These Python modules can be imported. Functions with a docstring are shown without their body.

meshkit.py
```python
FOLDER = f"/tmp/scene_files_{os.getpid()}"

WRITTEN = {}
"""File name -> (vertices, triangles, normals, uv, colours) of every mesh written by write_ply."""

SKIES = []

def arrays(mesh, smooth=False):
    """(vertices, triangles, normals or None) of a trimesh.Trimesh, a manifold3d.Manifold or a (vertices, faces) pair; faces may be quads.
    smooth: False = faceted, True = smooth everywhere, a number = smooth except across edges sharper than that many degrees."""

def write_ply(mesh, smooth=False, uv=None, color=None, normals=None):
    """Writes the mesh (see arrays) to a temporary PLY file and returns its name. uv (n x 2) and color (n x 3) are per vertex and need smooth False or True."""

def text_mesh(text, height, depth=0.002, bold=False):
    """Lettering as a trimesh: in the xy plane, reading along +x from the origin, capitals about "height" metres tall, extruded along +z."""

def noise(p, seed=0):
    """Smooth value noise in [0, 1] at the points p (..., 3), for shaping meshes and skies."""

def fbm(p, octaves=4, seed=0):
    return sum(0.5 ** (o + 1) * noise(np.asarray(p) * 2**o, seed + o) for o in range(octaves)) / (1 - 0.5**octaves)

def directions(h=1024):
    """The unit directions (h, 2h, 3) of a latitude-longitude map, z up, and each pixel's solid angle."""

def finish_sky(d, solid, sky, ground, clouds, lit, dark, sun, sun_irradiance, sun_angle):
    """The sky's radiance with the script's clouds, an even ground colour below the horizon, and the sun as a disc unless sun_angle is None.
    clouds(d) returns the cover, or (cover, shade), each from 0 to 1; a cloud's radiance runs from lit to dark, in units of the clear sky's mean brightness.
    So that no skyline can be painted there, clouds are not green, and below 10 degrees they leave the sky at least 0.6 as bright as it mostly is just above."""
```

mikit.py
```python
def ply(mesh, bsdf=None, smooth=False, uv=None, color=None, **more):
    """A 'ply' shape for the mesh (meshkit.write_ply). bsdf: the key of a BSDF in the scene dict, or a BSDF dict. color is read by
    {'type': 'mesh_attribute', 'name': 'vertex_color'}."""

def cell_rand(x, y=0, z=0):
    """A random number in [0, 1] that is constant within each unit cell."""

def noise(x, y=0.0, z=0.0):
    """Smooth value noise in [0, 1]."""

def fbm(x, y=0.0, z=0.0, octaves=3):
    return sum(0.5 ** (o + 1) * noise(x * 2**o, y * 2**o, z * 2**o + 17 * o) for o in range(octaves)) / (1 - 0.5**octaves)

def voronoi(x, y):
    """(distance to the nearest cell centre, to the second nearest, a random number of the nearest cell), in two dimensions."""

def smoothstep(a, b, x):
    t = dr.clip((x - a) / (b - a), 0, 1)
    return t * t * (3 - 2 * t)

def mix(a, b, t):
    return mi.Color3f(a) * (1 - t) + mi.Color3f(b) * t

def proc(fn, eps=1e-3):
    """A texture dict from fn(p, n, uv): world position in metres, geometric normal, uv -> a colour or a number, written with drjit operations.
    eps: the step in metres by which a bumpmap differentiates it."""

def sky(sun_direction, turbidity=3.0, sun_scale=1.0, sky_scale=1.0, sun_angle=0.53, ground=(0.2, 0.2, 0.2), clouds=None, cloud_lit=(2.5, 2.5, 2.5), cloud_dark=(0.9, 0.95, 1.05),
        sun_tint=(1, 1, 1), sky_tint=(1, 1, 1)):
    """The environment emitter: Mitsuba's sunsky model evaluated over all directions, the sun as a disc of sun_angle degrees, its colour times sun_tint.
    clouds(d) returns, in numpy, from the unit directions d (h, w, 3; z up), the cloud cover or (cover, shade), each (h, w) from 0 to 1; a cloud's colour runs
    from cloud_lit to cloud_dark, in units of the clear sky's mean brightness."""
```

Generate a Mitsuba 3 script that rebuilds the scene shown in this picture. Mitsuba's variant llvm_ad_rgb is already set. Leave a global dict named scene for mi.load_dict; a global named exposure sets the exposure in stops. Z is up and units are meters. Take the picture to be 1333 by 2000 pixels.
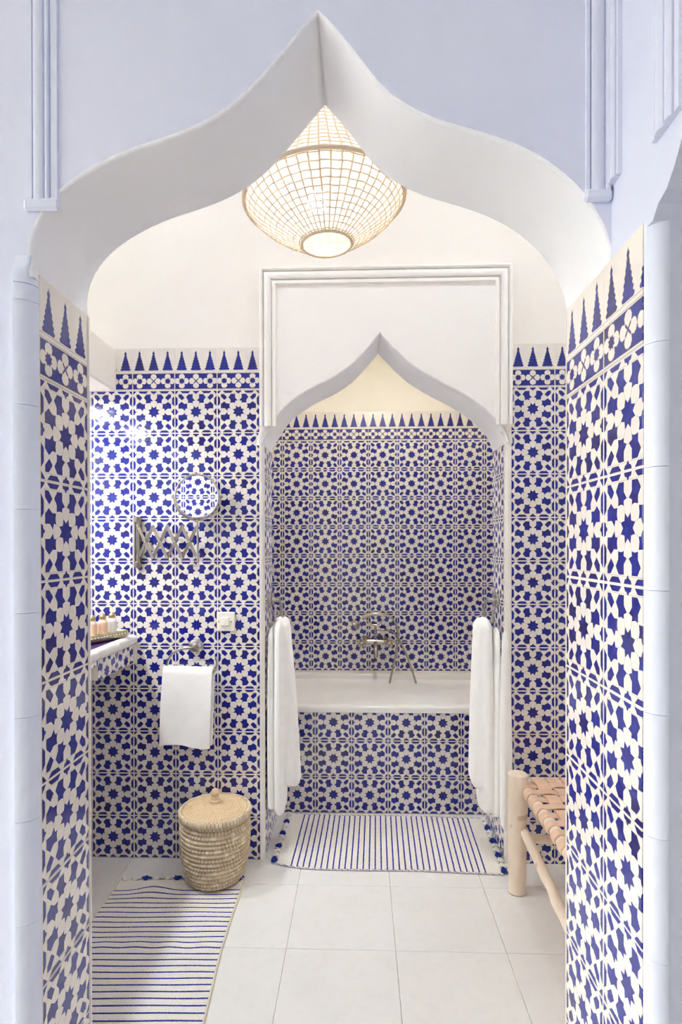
import math
import numpy as np
import trimesh
import drjit as dr
import mitsuba as mi
import mikit
import meshkit
from shapely.geometry import Polygon, box as sbox
from scipy.interpolate import CubicSpline

T = mi.ScalarTransform4f
rng = np.random.default_rng(7)
scene, labels = {}, {}

# ------------------------------------------------------------------ camera, sky, exposure
exposure = 3.35
FX, CY, YAW, PITCH, ROLL, EYE = 1138.75, 1070.55, 0.0323, -0.0052, -0.0015, 1.4743
_fw = np.array([-math.sin(YAW) * math.cos(PITCH), math.cos(YAW) * math.cos(PITCH), math.sin(PITCH)])
_r = np.array([math.cos(YAW), math.sin(YAW), 0.0])
_u = np.cross(_r, _fw)
_up = math.cos(ROLL) * _u - math.sin(ROLL) * _r
scene['camera'] = {
    'type': 'perspective', 'fov': math.degrees(2 * math.atan(666.5 / FX)), 'fov_axis': 'x',
    'near_clip': 0.02, 'far_clip': 100.0,
    'principal_point_offset_x': 0.0, 'principal_point_offset_y': -(CY - 1000.0) / 2000.0,
    'to_world': T().look_at(origin=[0, 0, EYE], target=(np.array([0, 0, EYE]) + _fw).tolist(), up=_up.tolist()),
}
SKY = 6.4
scene['sky'] = mikit.sky((0.3, -0.5, 0.8), turbidity=4.0, sun_scale=0.0, sky_scale=SKY, ground=(0.3, 0.3, 0.3),
                         clouds=lambda d: np.ones(d.shape[:2]), cloud_lit=(1.05, 1.07, 1.05), cloud_dark=(0.9, 0.95, 1.05))
BULB = (7.6, 7.3, 6.7)
DOWN = (70.0, 74.5, 75.5)
FILL_SPOT = (23.0, 24.5, 25.0)  # fill lamps added in the bathroom ceiling
UNSEEN_ALCOVE = (29.0, 29.0, 27.5)  # lamp out of view that lights the bath alcove


# ------------------------------------------------------------------ helpers
def lin(r, g, b):
    c = np.array([r, g, b]) / 255.0
    return np.where(c <= 0.04045, c / 12.92, ((c + 0.055) / 1.055) ** 2.4).tolist()


def rgb(c):
    return {'type': 'rgb', 'value': list(map(float, c))}


def mat(name, color, rough=0.5, spec=0.5, metallic=0.0, **more):
    d = {'type': 'principled', 'base_color': color if isinstance(color, dict) else rgb(color),
         'roughness': rough, 'metallic': metallic, **more}
    if metallic == 0:
        d['specular'] = spec
    scene[name] = {'type': 'twosided', 'bsdf': d}


def bumpy(name, color, fn, scale, rough=0.6, spec=0.3, eps=1e-3):
    scene[name] = {'type': 'twosided', 'bsdf': {'type': 'bumpmap', 'arbitrary': mikit.proc(fn, eps), 'scale': scale,
                   'bsdf': {'type': 'principled', 'base_color': color if isinstance(color, dict) else rgb(color), 'roughness': rough, 'specular': spec}}}


_count = {}


def key_for(name):
    n = _count.get(name, 0)
    _count[name] = n + 1
    return name if n == 0 else f'{name}_{n:03d}'


def put(name, mesh, bsdf, smooth=False, parent=None, to_world=None, label=None, cat=None, group=None, kind=None, shape=None, **more):
    key = key_for((parent + '__' if parent else '') + name)
    d = dict(shape) if shape is not None else mikit.ply(mesh, bsdf, smooth=smooth, **more)
    if to_world is not None:
        d['to_world'] = to_world
    scene[key] = d
    tag(key, label, cat, group, kind)
    return key


def tag(key, label=None, cat=None, group=None, kind=None):
    e = {k: v for k, v in (('label', label), ('category', cat), ('group', group), ('kind', kind)) if v}
    if e:
        labels[key] = {**labels.get(key, {}), **e}
    return key


def thing(name, label, cat, group=None, kind=None):
    return tag(key_for(name), label, cat, group, kind)


cat_ = trimesh.util.concatenate


def bx(x0, x1, y0, y1, z0, z1):
    return trimesh.creation.box(bounds=[[x0, y0, z0], [x1, y1, z1]])


def rbox(x0, x1, y0, y1, z0, z1, r=0.004):
    """box with chamfered edges (hull)"""
    pts = []
    for sx, X in ((1, x0), (-1, x1)):
        for sy, Y in ((1, y0), (-1, y1)):
            for sz, Z in ((1, z0), (-1, z1)):
                pts += [[X + sx * r, Y + sy * r, Z], [X + sx * r, Y, Z + sz * r], [X, Y + sy * r, Z + sz * r]]
    return trimesh.convex.convex_hull(np.array(pts))


def tube(path, radius, sides=10, closed=False, cap=True):
    p = np.asarray(path, float)
    n = len(p)
    rad = np.broadcast_to(np.asarray(radius, float), (n,))
    if closed:
        t = np.roll(p, -1, 0) - np.roll(p, 1, 0)
    else:
        t = np.gradient(p, axis=0)
    t /= np.linalg.norm(t, axis=1, keepdims=True) + 1e-12
    a = np.array([0, 0, 1.0]) if abs(t[0, 2]) < 0.9 else np.array([1.0, 0, 0])
    nn = np.zeros_like(p)
    v = a - t[0] * (a @ t[0])
    for i in range(n):
        v = v - t[i] * (v @ t[i])
        v /= np.linalg.norm(v) + 1e-12
        nn[i] = v
    b = np.cross(t, nn)
    ang = np.arange(sides) * 2 * np.pi / sides
    V = p[:, None] + rad[:, None, None] * (np.cos(ang)[None, :, None] * nn[:, None] + np.sin(ang)[None, :, None] * b[:, None])
    V = V.reshape(-1, 3)
    F = []
    for i in range(n if closed else n - 1):
        j = (i + 1) % n
        for k in range(sides):
            l = (k + 1) % sides
            F += [[i * sides + k, j * sides + l, i * sides + l], [i * sides + k, j * sides + k, j * sides + l]]
    if not closed and cap:
        V = np.vstack([V, p[0], p[-1]])
        for k in range(sides):
            l = (k + 1) % sides
            F += [[len(V) - 2, k, l], [len(V) - 1, (n - 1) * sides + l, (n - 1) * sides + k]]
    return trimesh.Trimesh(V, np.array(F)[:, ::-1], process=False)


def spline(pts, n=40, closed=False):
    p = np.asarray(pts, float)
    if closed:
        p = np.vstack([p, p[:1]])
    s = np.r_[0, np.cumsum(np.linalg.norm(np.diff(p, axis=0), axis=1))]
    cs = CubicSpline(s, p, bc_type='periodic' if closed else 'natural')
    return cs(np.linspace(0, s[-1], n + 1)[:-1] if closed else np.linspace(0, s[-1], n))


def lathe(profile, sections=48, cap=False):
    """profile rows (r, z), bottom to top"""
    p = np.asarray(profile, float)
    n = len(p)
    ang = np.arange(sections) * 2 * np.pi / sections
    V = np.stack([p[:, 0:1] * np.cos(ang), p[:, 0:1] * np.sin(ang), np.repeat(p[:, 1:2], sections, 1)], -1).reshape(-1, 3)
    F = []
    i = np.arange(n - 1)[:, None] * sections
    k = np.arange(sections)[None, :]
    l = (k + 1) % sections
    F = np.vstack([np.stack([i + k, i + l, i + sections + l], -1).reshape(-1, 3), np.stack([i + k, i + sections + l, i + sections + k], -1).reshape(-1, 3)])
    m = trimesh.Trimesh(V, F, process=False)
    return m


def loft(rings, cap=True):
    R = np.asarray(rings, float)
    n, m = R.shape[:2]
    V = R.reshape(-1, 3)
    i = np.arange(n - 1)[:, None] * m
    k = np.arange(m)[None, :]
    l = (k + 1) % m
    F = np.vstack([np.stack([i + k, i + l, i + m + l], -1).reshape(-1, 3), np.stack([i + k, i + m + l, i + m + k], -1).reshape(-1, 3)])
    if cap:
        V = np.vstack([V, R[0].mean(0), R[-1].mean(0)])
        kk = np.arange(m)
        ll = (kk + 1) % m
        F = np.vstack([F, np.stack([0 * kk + n * m, ll, kk], -1), np.stack([0 * kk + n * m + 1, (n - 1) * m + kk, (n - 1) * m + ll], -1)])
    return trimesh.Trimesh(V, F, process=False)


def sheet(P, N, th):
    """thick closed sheet from a grid of points (a, b, 3) and normals"""
    a, b = P.shape[:2]
    top, bot = P + N * th / 2, P - N * th / 2
    V = np.vstack([top.reshape(-1, 3), bot.reshape(-1, 3)])
    F = []
    idx = np.arange(a * b).reshape(a, b)
    q = np.stack([idx[:-1, :-1], idx[1:, :-1], idx[1:, 1:], idx[:-1, 1:]], -1).reshape(-1, 4)
    o = a * b
    F = [q, q[:, ::-1] + o]
    for e in (idx[0, :], idx[:, -1], idx[-1, ::-1], idx[::-1, 0]):
        F.append(np.stack([e[:-1], e[1:], e[1:] + o, e[:-1] + o], -1))
    F = np.vstack(F)
    F = np.vstack([F[:, [0, 1, 2]], F[:, [0, 2, 3]]])
    return trimesh.Trimesh(V, F, process=False)


def grid_normals(P):
    n = np.cross(np.gradient(P, axis=0), np.gradient(P, axis=1))
    return n / (np.linalg.norm(n, axis=-1, keepdims=True) + 1e-12)


def moved(m, *steps):
    m = m.copy()
    for s in steps:
        m.apply_transform(s)
    return m


def TR(x, y, z):
    return trimesh.transformations.translation_matrix([x, y, z])


def RO(deg, axis):
    return trimesh.transformations.rotation_matrix(math.radians(deg), axis)


def frame(o, u, v, n):
    m = np.eye(4)
    m[:3, 0], m[:3, 1], m[:3, 2], m[:3, 3] = u, v, n, o
    return T(m)


# ------------------------------------------------------------------ glazed tile print
def poly_sd(x, y, pts):
    """signed distance to a polygon (negative inside)"""
    n = len(pts)
    d = mi.Float(1e9)
    s = mi.Float(1.0)
    for i in range(n):
        ax, ay = pts[i]
        bx_, by_ = pts[i - 1]
        ex, ey = bx_ - ax, by_ - ay
        wx, wy = x - ax, y - ay
        h = dr.clip((wx * ex + wy * ey) / (ex * ex + ey * ey), 0, 1)
        dx, dy = wx - ex * h, wy - ey * h
        d = dr.minimum(d, dx * dx + dy * dy)
        c1, c2, c3 = (y >= ay), (y < by_), (ex * wy > ey * wx)
        flip = (c1 & c2 & c3) | (~c1 & ~c2 & ~c3)
        s = dr.select(flip, -s, s)
    return s * dr.sqrt(d)


STAR_C = [(-0.098, 0.255), (0, 0.172), (0.098, 0.255), (0.122, 0.122), (0.255, 0.098), (0.255, -0.3), (-0.3, -0.3)]
MAPLE = [(0.158, 0.812), (0.348, 0.812), (0.46, 0.675), (0.362, 0.545), (0.366, 0.413), (0.255, 0.432), (0.158, 0.408), (0.165, 0.49), (0.055, 0.53), (0.16, 0.635)]
CORNER = [(0.55, 0.665), (0.69, 0.812), (0.812, 0.812), (0.812, 0.69), (0.665, 0.55), (0.605, 0.605)]
TRAP = [(0.275, 0.965), (0.365, 0.875), (0.625, 0.875), (0.725, 0.965)]
HALF = [(0.135, 0.965), (0.105, 0.905), (0.055, 0.9), (0.0, 0.83), (-0.055, 0.9), (-0.105, 0.905), (-0.135, 0.965)]
NIB = [(0.835, 0.965), (0.965, 0.965), (0.965, 0.835), (0.895, 0.895)]
WHITE = lin(227, 221, 212)
LINE = lin(120, 100, 92)
BLUE_A = lin(26, 32, 124)
BLUE_B = lin(30, 24, 88)
BLUE_C = lin(27, 44, 140)


def seg_d(x, y, a, b):
    ex, ey = b[0] - a[0], b[1] - a[1]
    h = dr.clip(((x - a[0]) * ex + (y - a[1]) * ey) / (ex * ex + ey * ey), 0, 1)
    return dr.sqrt(dr.square(x - a[0] - ex * h) + dr.square(y - a[1] - ey * h))


def blue_of(p, k=1.0):
    a = mikit.noise(p.x * 9 + 3, p.y * 9, p.z * 9)
    b = mikit.noise(p.x * 60 + 9, p.y * 60, p.z * 60)
    c = mikit.mix(BLUE_A, BLUE_B, mikit.smoothstep(0.45, 0.9, a))
    c = mikit.mix(c, BLUE_C, mikit.smoothstep(0.5, 0.95, b) * 0.6)
    return c


def zellij(p, n, uv):
    sx, sy = dr.abs(2 * uv.x - 1), dr.abs(2 * uv.y - 1)
    x, y = dr.minimum(sx, sy), dr.maximum(sx, sy)
    d = poly_sd(x, y, STAR_C)
    for q in (MAPLE, CORNER, TRAP, HALF, NIB):
        d = dr.minimum(d, poly_sd(x, y, q))
    white = mikit.mix(WHITE, lin(216, 207, 199), mikit.noise(p.x * 31, p.y * 31, p.z * 31) * 0.5)
    ln = dr.minimum(dr.abs(y - 0.842), seg_d(x, y, (0.098, 0.255), (0.158, 0.408)))
    ln = dr.minimum(ln, seg_d(x, y, (0.0, 0.53), (0.06, 0.53)))
    d = d - 0.006
    ln = dr.minimum(ln, dr.select(d > 0, d, mi.Float(1)) - 0.001)
    c = dr.select(d < 0, blue_of(p), white)
    return mikit.mix(c, LINE, dr.select(d < 0, mi.Float(0), (1 - mikit.smoothstep(0.002, 0.008, ln)) * 0.5))


def border(p, n, uv):
    u3, v = uv.x * 3, uv.y
    i = dr.floor(u3)
    x = (u3 - i - 0.5) / 3           # tile units, -1/6..1/6
    ax = dr.abs(x)
    yf = v - 0.2215
    ay = dr.abs(yf)
    # four-petalled flower
    petal = [(0.0, 0.172), (0.05, 0.155), (0.074, 0.115), (0.062, 0.062), (0.0, 0.03)]
    pet = [(0.0, 0.172), (0.05, 0.155), (0.074, 0.115), (0.062, 0.062), (0.0, 0.0), (-0.062, 0.062), (-0.074, 0.115), (-0.05, 0.155)]
    d1 = dr.minimum(poly_sd(ax, ay, pet), poly_sd(ay * 1.0, ax * 1.03, pet))
    flower = dr.minimum(d1, dr.maximum(ax, ay) - 0.06)
    mn, mx = dr.minimum(ax, ay), dr.maximum(ax, ay)
    star = [(-0.028, 0.066), (0, 0.05), (0.028, 0.066), (0.036, 0.036), (0.066, 0.028), (0.066, -0.1), (-0.1, -0.1)]
    dstar = poly_sd(mn, mx, star)
    dx = dr.maximum(dr.abs(ax - ay) * 0.7071 - 0.010, dr.maximum(ax, ay) - 0.055)
    middle = dr.abs(i - 1) < 0.5
    mark = dr.select(middle, dx, dstar)
    band = dr.maximum(dr.abs(v - 0.2175) - 0.1795, dr.abs(uv.x - 0.5) - 0.488)
    blue = dr.maximum(band, -flower)
    blue = dr.minimum(blue, mark)
    # cypress
    h = (v - 0.474) / 0.461
    prof = 0.118 * dr.power(dr.clip(1 - h, 0, 1), 1.05) * (1 - 0.11 * dr.cos(h * 2 * math.pi * 7.5)) * (1 - 0.12 * mikit.smoothstep(0.5, 0.75, h))
    prof = prof + 0.013 * (1 - mikit.smoothstep(0.0, 0.09, dr.abs(h - 0.88)))
    cyp = dr.select((h > 0) & (h < 1), ax - prof, mi.Float(1))
    blue = dr.minimum(blue, cyp)
    white = mikit.mix(WHITE, lin(216, 207, 199), mikit.noise(p.x * 31, p.y * 31, p.z * 31) * 0.5)
    ln = dr.minimum(dr.abs(v - 0.413), dr.abs(v - 0.458))
    ln = dr.minimum(ln, dr.minimum(dr.abs(v - 0.015), dr.abs(blue) - 0.001))
    c = dr.select(blue < 0, blue_of(p), white)
    return mikit.mix(c, LINE, (1 - mikit.smoothstep(0.002, 0.006, ln)) * 0.6)


def glaze_wave(p, n, uv):
    return mikit.noise(p.x * 28, p.y * 28, p.z * 28) + 0.3 * mikit.noise(p.x * 90, p.y * 90, p.z * 90)


for _n, _f in (('zellij_glaze', zellij), ('border_glaze', border)):
    scene[_n] = {'type': 'twosided', 'bsdf': {'type': 'bumpmap', 'arbitrary': mikit.proc(glaze_wave, 2e-3), 'scale': 0.0006, 'bsdf': {
        'type': 'principled', 'base_color': mikit.proc(_f), 'roughness': 0.10, 'specular': 0.6}}}

mat('grout', lin(222, 216, 206), 0.9, 0.2)
mat('white_ceramic', lin(232, 228, 220), 0.18, 0.5)


def paint_col(a, b, s=4.0):
    def fn(p, n, uv):
        return mikit.mix(a, b, mikit.fbm(p.x * s, p.y * s, p.z * s, 3))
    return mikit.proc(fn)


def plaster_bump(p, n, uv):
    return mikit.fbm(p.x * 22, p.y * 22, p.z * 9, 3) + 0.25 * mikit.noise(p.x * 160, p.y * 160, p.z * 160)


bumpy('blue_plaster', paint_col(lin(214, 218, 232), lin(206, 211, 228)), plaster_bump, 0.0022, 0.75, 0.25, 2e-3)
bumpy('soffit_plaster', paint_col(lin(238, 239, 241), lin(233, 235, 238)), plaster_bump, 0.0012, 0.8, 0.2, 2e-3)
bumpy('cream_plaster', paint_col(lin(238, 234, 227), lin(235, 230, 222)), plaster_bump, 0.0008, 0.8, 0.2, 2e-3)
bumpy('alcove_plaster', paint_col(lin(238, 233, 221), lin(235, 229, 215)), plaster_bump, 0.0006, 0.8, 0.2, 2e-3)
bumpy('bullnose_paint', paint_col(lin(224, 229, 240), lin(214, 221, 238)), plaster_bump, 0.0010, 0.35, 0.4, 2e-3)
mat('panel_white', lin(236, 233, 229), 0.55, 0.3)
mat('trim_white', lin(238, 235, 230), 0.4, 0.4)

# ------------------------------------------------------------------ key planes (from the photograph's perspective)
YB, YA, YP = 2.7135, 4.0556, 3.2014        # back wall, alcove back, bath panel
XL, XR = -0.626, 0.467                     # arch jambs
YF, YI = 1.10, 1.335                       # arch wall, both faces
TS = 0.2                                   # tile size
ROOM_L, ROOM_R, CEIL = -1.72, 1.35, 3.75
AX0, AX1 = -0.452, 0.675                   # alcove arch jambs
AL0, AL1 = -0.67, 0.935                    # alcove interior

ARCH_L = [(-0.626, 1.99), (-0.630, 2.03), (-0.622, 2.075), (-0.60, 2.118), (-0.562, 2.157), (-0.515, 2.188), (-0.44, 2.222), (-0.345, 2.252), (-0.277, 2.281), (-0.22, 2.32), (-0.172, 2.368), (-0.123, 2.424), (-0.078, 2.476)]
ARCH_R = [(-0.078, 2.476), (-0.028, 2.418), (0.01, 2.368), (0.05, 2.322), (0.09, 2.293), (0.14, 2.268), (0.21, 2.245), (0.27, 2.224), (0.33, 2.195), (0.38, 2.158), (0.42, 2.115), (0.45, 2.062), (0.463, 2.02), (0.467, 1.99)]
ALC_L = [(-0.452, 1.945), (-0.44, 1.98), (-0.413, 2.025), (-0.372, 2.085), (-0.325, 2.132), (-0.27, 2.17), (-0.221, 2.199), (-0.16, 2.228), (-0.102, 2.259), (-0.05, 2.295), (-0.007, 2.334), (0.045, 2.392), (0.095, 2.45)]
ALC_R = [(0.095, 2.45), (0.15, 2.388), (0.207, 2.332), (0.255, 2.292), (0.301, 2.262), (0.38, 2.217), (0.466, 2.172), (0.53, 2.13), (0.583, 2.087), (0.625, 2.045), (0.655, 2.0), (0.675, 1.945)]


def arch_curve(L, R, n=36):
    a, b = spline(L, n), spline(R, n)
    return np.vstack([a, b[1:]])


def extrude_y(poly, y0, y1):
    """XZ polygon to a solid between two Y planes"""
    m = trimesh.creation.extrude_polygon(poly, y1 - y0, engine='earcut')
    v = m.vertices.copy()
    m = trimesh.Trimesh(np.c_[v[:, 0], y0 + v[:, 2], v[:, 1]], m.faces[:, ::-1], process=False)
    return m


def out_normals(c):
    t = np.gradient(c, axis=0)
    n = np.c_[-t[:, 1], t[:, 0]]
    return n / np.linalg.norm(n, axis=1, keepdims=True)


def soffit_strip(curve, y0, y1, r=0.010, end_r=0.004):
    """the arch's underside with softly rounded arrises, running left to right over the curve (XZ)"""
    n = out_normals(curve)
    n[:, 1] = np.where(np.abs(n[:, 0]) > 1.5, n[:, 1], n[:, 1])
    rows = []
    for k in range(5):
        a = math.pi / 2 * k / 4
        rows.append((r * (1 - math.sin(a)), y0 + r * (1 - math.cos(a))))
    for k in range(6):
        rows.append((0.0, y0 + r + (y1 - end_r - y0 - r) * (k + 1) / 6))
    for k in range(1, 4):
        a = math.pi / 2 * k / 3
        rows.append((end_r * (1 - math.cos(a)), y1 - end_r + end_r * math.sin(a)))
    P = np.array([[(c[0] + nn[0] * o, y, c[1] + nn[1] * o) for c, nn in zip(curve, n)] for o, y in rows])
    i = np.arange(len(rows) * len(curve)).reshape(len(rows), -1)
    q = np.stack([i[:-1, :-1], i[:-1, 1:], i[1:, 1:], i[1:, :-1]], -1).reshape(-1, 4)
    return trimesh.Trimesh(P.reshape(-1, 3), np.vstack([q[:, [0, 1, 2]], q[:, [0, 2, 3]]]), process=False)


# ------------------------------------------------------------------ tiles
_tile_cache = {}
JOINT = 0.0008


def tile_shape(kind, u0, u1, v0, v1, bsdf):
    k = (kind, round(u0, 3), round(u1, 3), round(v0, 3), round(v1, 3))
    if k not in _tile_cache:
        a0, a1, b0, b1 = u0 + JOINT, u1 - JOINT, v0 + JOINT, v1 - JOINT
        c, h = 0.0010, 0.0016
        V = []
        for (e, z) in ((0, -0.003), (0, h - c * 0.8), (c, h)):
            V += [[a0 + e, b0 + e, z], [a1 - e, b0 + e, z], [a1 - e, b1 - e, z], [a0 + e, b1 - e, z]]
        F = []
        for L in (0, 4):
            for i in range(4):
                j = (i + 1) % 4
                F += [[L + i, L + j, L + 4 + j], [L + i, L + 4 + j, L + 4 + i]]
        F += [[8, 9, 10], [8, 10, 11]]
        V = np.array(V)
        _tile_cache[k] = mikit.ply(trimesh.Trimesh(V, F, process=False), bsdf, smooth=False, uv=V[:, :2] / TS)
    return _tile_cache[k]


def tile_field(holder, o, u, v, n, ujoint, urange, vrange, vjoint=0.0, border_at=None, name='tile', skip=None):
    """a field of 20 cm tiles in the plane through o spanned by u and v; urange/vrange clip it"""
    o, u, v, n = (np.asarray(a, float) for a in (o, u, v, n))
    i0 = math.floor((urange[0] - ujoint) / TS + 1e-6)
    j0 = math.floor((vrange[0] - vjoint) / TS + 1e-6)
    i = i0
    while ujoint + i * TS < urange[1] - 1e-6:
        j = j0
        while vjoint + j * TS < vrange[1] - 1e-6:
            U, V = ujoint + i * TS, vjoint + j * TS
            a0, a1 = max(0, urange[0] - U), min(TS, urange[1] - U)
            b0, b1 = max(0, vrange[0] - V), min(TS, vrange[1] - V)
            if a1 - a0 > 0.008 and b1 - b0 > 0.008 and not (skip and skip(U + (a0 + a1) / 2, V + (b0 + b1) / 2)):
                is_b = border_at is not None and V > border_at - 0.05
                jit = np.clip(rng.normal(0, 1, 3), -1.3, 1.3) * np.array([0.0009, 0.0009, 0.0003])
                tilt = np.clip(rng.normal(0, 0.0022, 2), -0.0035, 0.0035)
                nn = n + u * tilt[0] + v * tilt[1]
                nn /= np.linalg.norm(nn)
                uu = u - nn * (u @ nn)
                uu /= np.linalg.norm(uu)
                vv = np.cross(nn, uu)
                if vv @ v < 0:
                    vv = -vv
                sh = tile_shape('b' if is_b else 'z', a0, a1, b0, b1, 'border_glaze' if is_b else 'zellij_glaze')
                put('border_tile' if is_b else name, None, None, parent=holder, shape=sh,
                    to_world=frame(o + u * (U + jit[0] * 0.3) + v * (V + jit[1] * 0.3) + n * jit[2], uu, vv, nn))
            j += 1
        i += 1


X_, Y_, Z_ = np.eye(3)

# ------------------------------------------------------------------ floor
def floor_col(p, n, uv):
    c = mikit.mix(lin(228, 227, 225), lin(223, 221, 218), mikit.fbm(p.x * 5, p.y * 5, 3.0, 3))
    return mikit.mix(c, lin(205, 198, 190), mikit.smoothstep(0.62, 0.8, mikit.noise(p.x * 40, p.y * 40)) * 0.08)


scene['floor_glaze'] = {'type': 'twosided', 'bsdf': {'type': 'principled', 'base_color': mikit.proc(floor_col), 'roughness': 0.28, 'specular': 0.45}}
mat('floor_grout', lin(176, 168, 158), 0.9, 0.2)
fl = put('floor', bx(-3.2, 1.8, -2.6, 4.3, -0.12, -0.0035), 'floor_grout', label='pale square tiled floor running from the hall into the bathroom', cat='floor', kind='structure')


def slab(w, h, c=0.0016, up=0.0035):
    V = []
    for e, z in ((0, -0.004), (0, up - c), (c, up)):
        V += [[e, e, z], [w - e, e, z], [w - e, h - e, z], [e, h - e, z]]
    F = []
    for L in (0, 4):
        for i in range(4):
            j = (i + 1) % 4
            F += [[L + i, L + j, L + 4 + j], [L + i, L + 4 + j, L + 4 + i]]
    F += [[8, 9, 10], [8, 10, 11]]
    return trimesh.Trimesh(V, F, process=False)


G = 0.0009
for i in range(-4, 5):
    for j in range(-3, 3):
        x0, x1 = -0.271 + 0.4 * i, -0.271 + 0.4 * (i + 1)
        y0, y1 = 2.116 + 0.4 * j, 2.116 + 0.4 * (j + 1)
        if j == 1:
            y1 = YB if x1 < AX0 or x0 > AX1 else y1
        if j == 2:
            if x1 < AX0 or x0 > AX1:
                continue
            y1 = min(y1, YP)
        x0, x1 = max(x0, ROOM_L), min(x1, ROOM_R)
        if x1 - x0 < 0.02 or y1 - y0 < 0.02:
            continue
        put('tile', moved(slab(x1 - x0 - G * 2, y1 - y0 - G * 2), TR(x0 + G, y0 + G, -0.0035 + rng.normal(0, 0.0002))), 'floor_glaze', parent=fl)

# ------------------------------------------------------------------ front arch wall
arch = arch_curve(ARCH_L, ARCH_R)
an = out_normals(arch)
R_ARR = 0.006
face_curve = arch + an * R_ARR
left_edge, right_edge = XL - 0.034, XR
poly_pts = [(-3.2, 0.0), (left_edge, 0.0), (left_edge, 2.0)] + [tuple(q) for q in face_curve if q[1] > 2.0] + [(XR + 0.002, 2.0), (XR + 0.002, 0.0), (ROOM_R, 0.0), (ROOM_R, CEIL), (-3.2, CEIL)]
wall_front = put('wall_front', extrude_y(Polygon(poly_pts).buffer(0), YF, YI), 'blue_plaster',
                 label='pale blue plastered wall with a big pointed keel arch opening', cat='wall', kind='structure')
put('soffit', soffit_strip(arch, YF, YI, R_ARR, 0.006), 'soffit_plaster', smooth=40, parent=wall_front, label='smooth grey white curved underside of the arch')
# jamb cores behind the tiles
put('jamb', bx(XL - 0.10, XL - 0.001, YF + 0.03, YI - 0.001, 0.0, 2.0), 'grout', parent=wall_front)
put('jamb', bx(XR + 0.001, XR + 0.1, 0.98, YI - 0.001, 0.0, 2.0), 'grout', parent=wall_front)
tile_field(wall_front, (XL, 0, 0), Y_, Z_, X_, 1.120, (1.120, 1.320), (0.003, 2.003), 0.003, border_at=1.803)
tile_field(wall_front, (XR, 0, 0), -Y_, Z_, -X_, -1.328, (-1.328, -0.975), (0.003, 2.003), 0.003, border_at=1.803)
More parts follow.
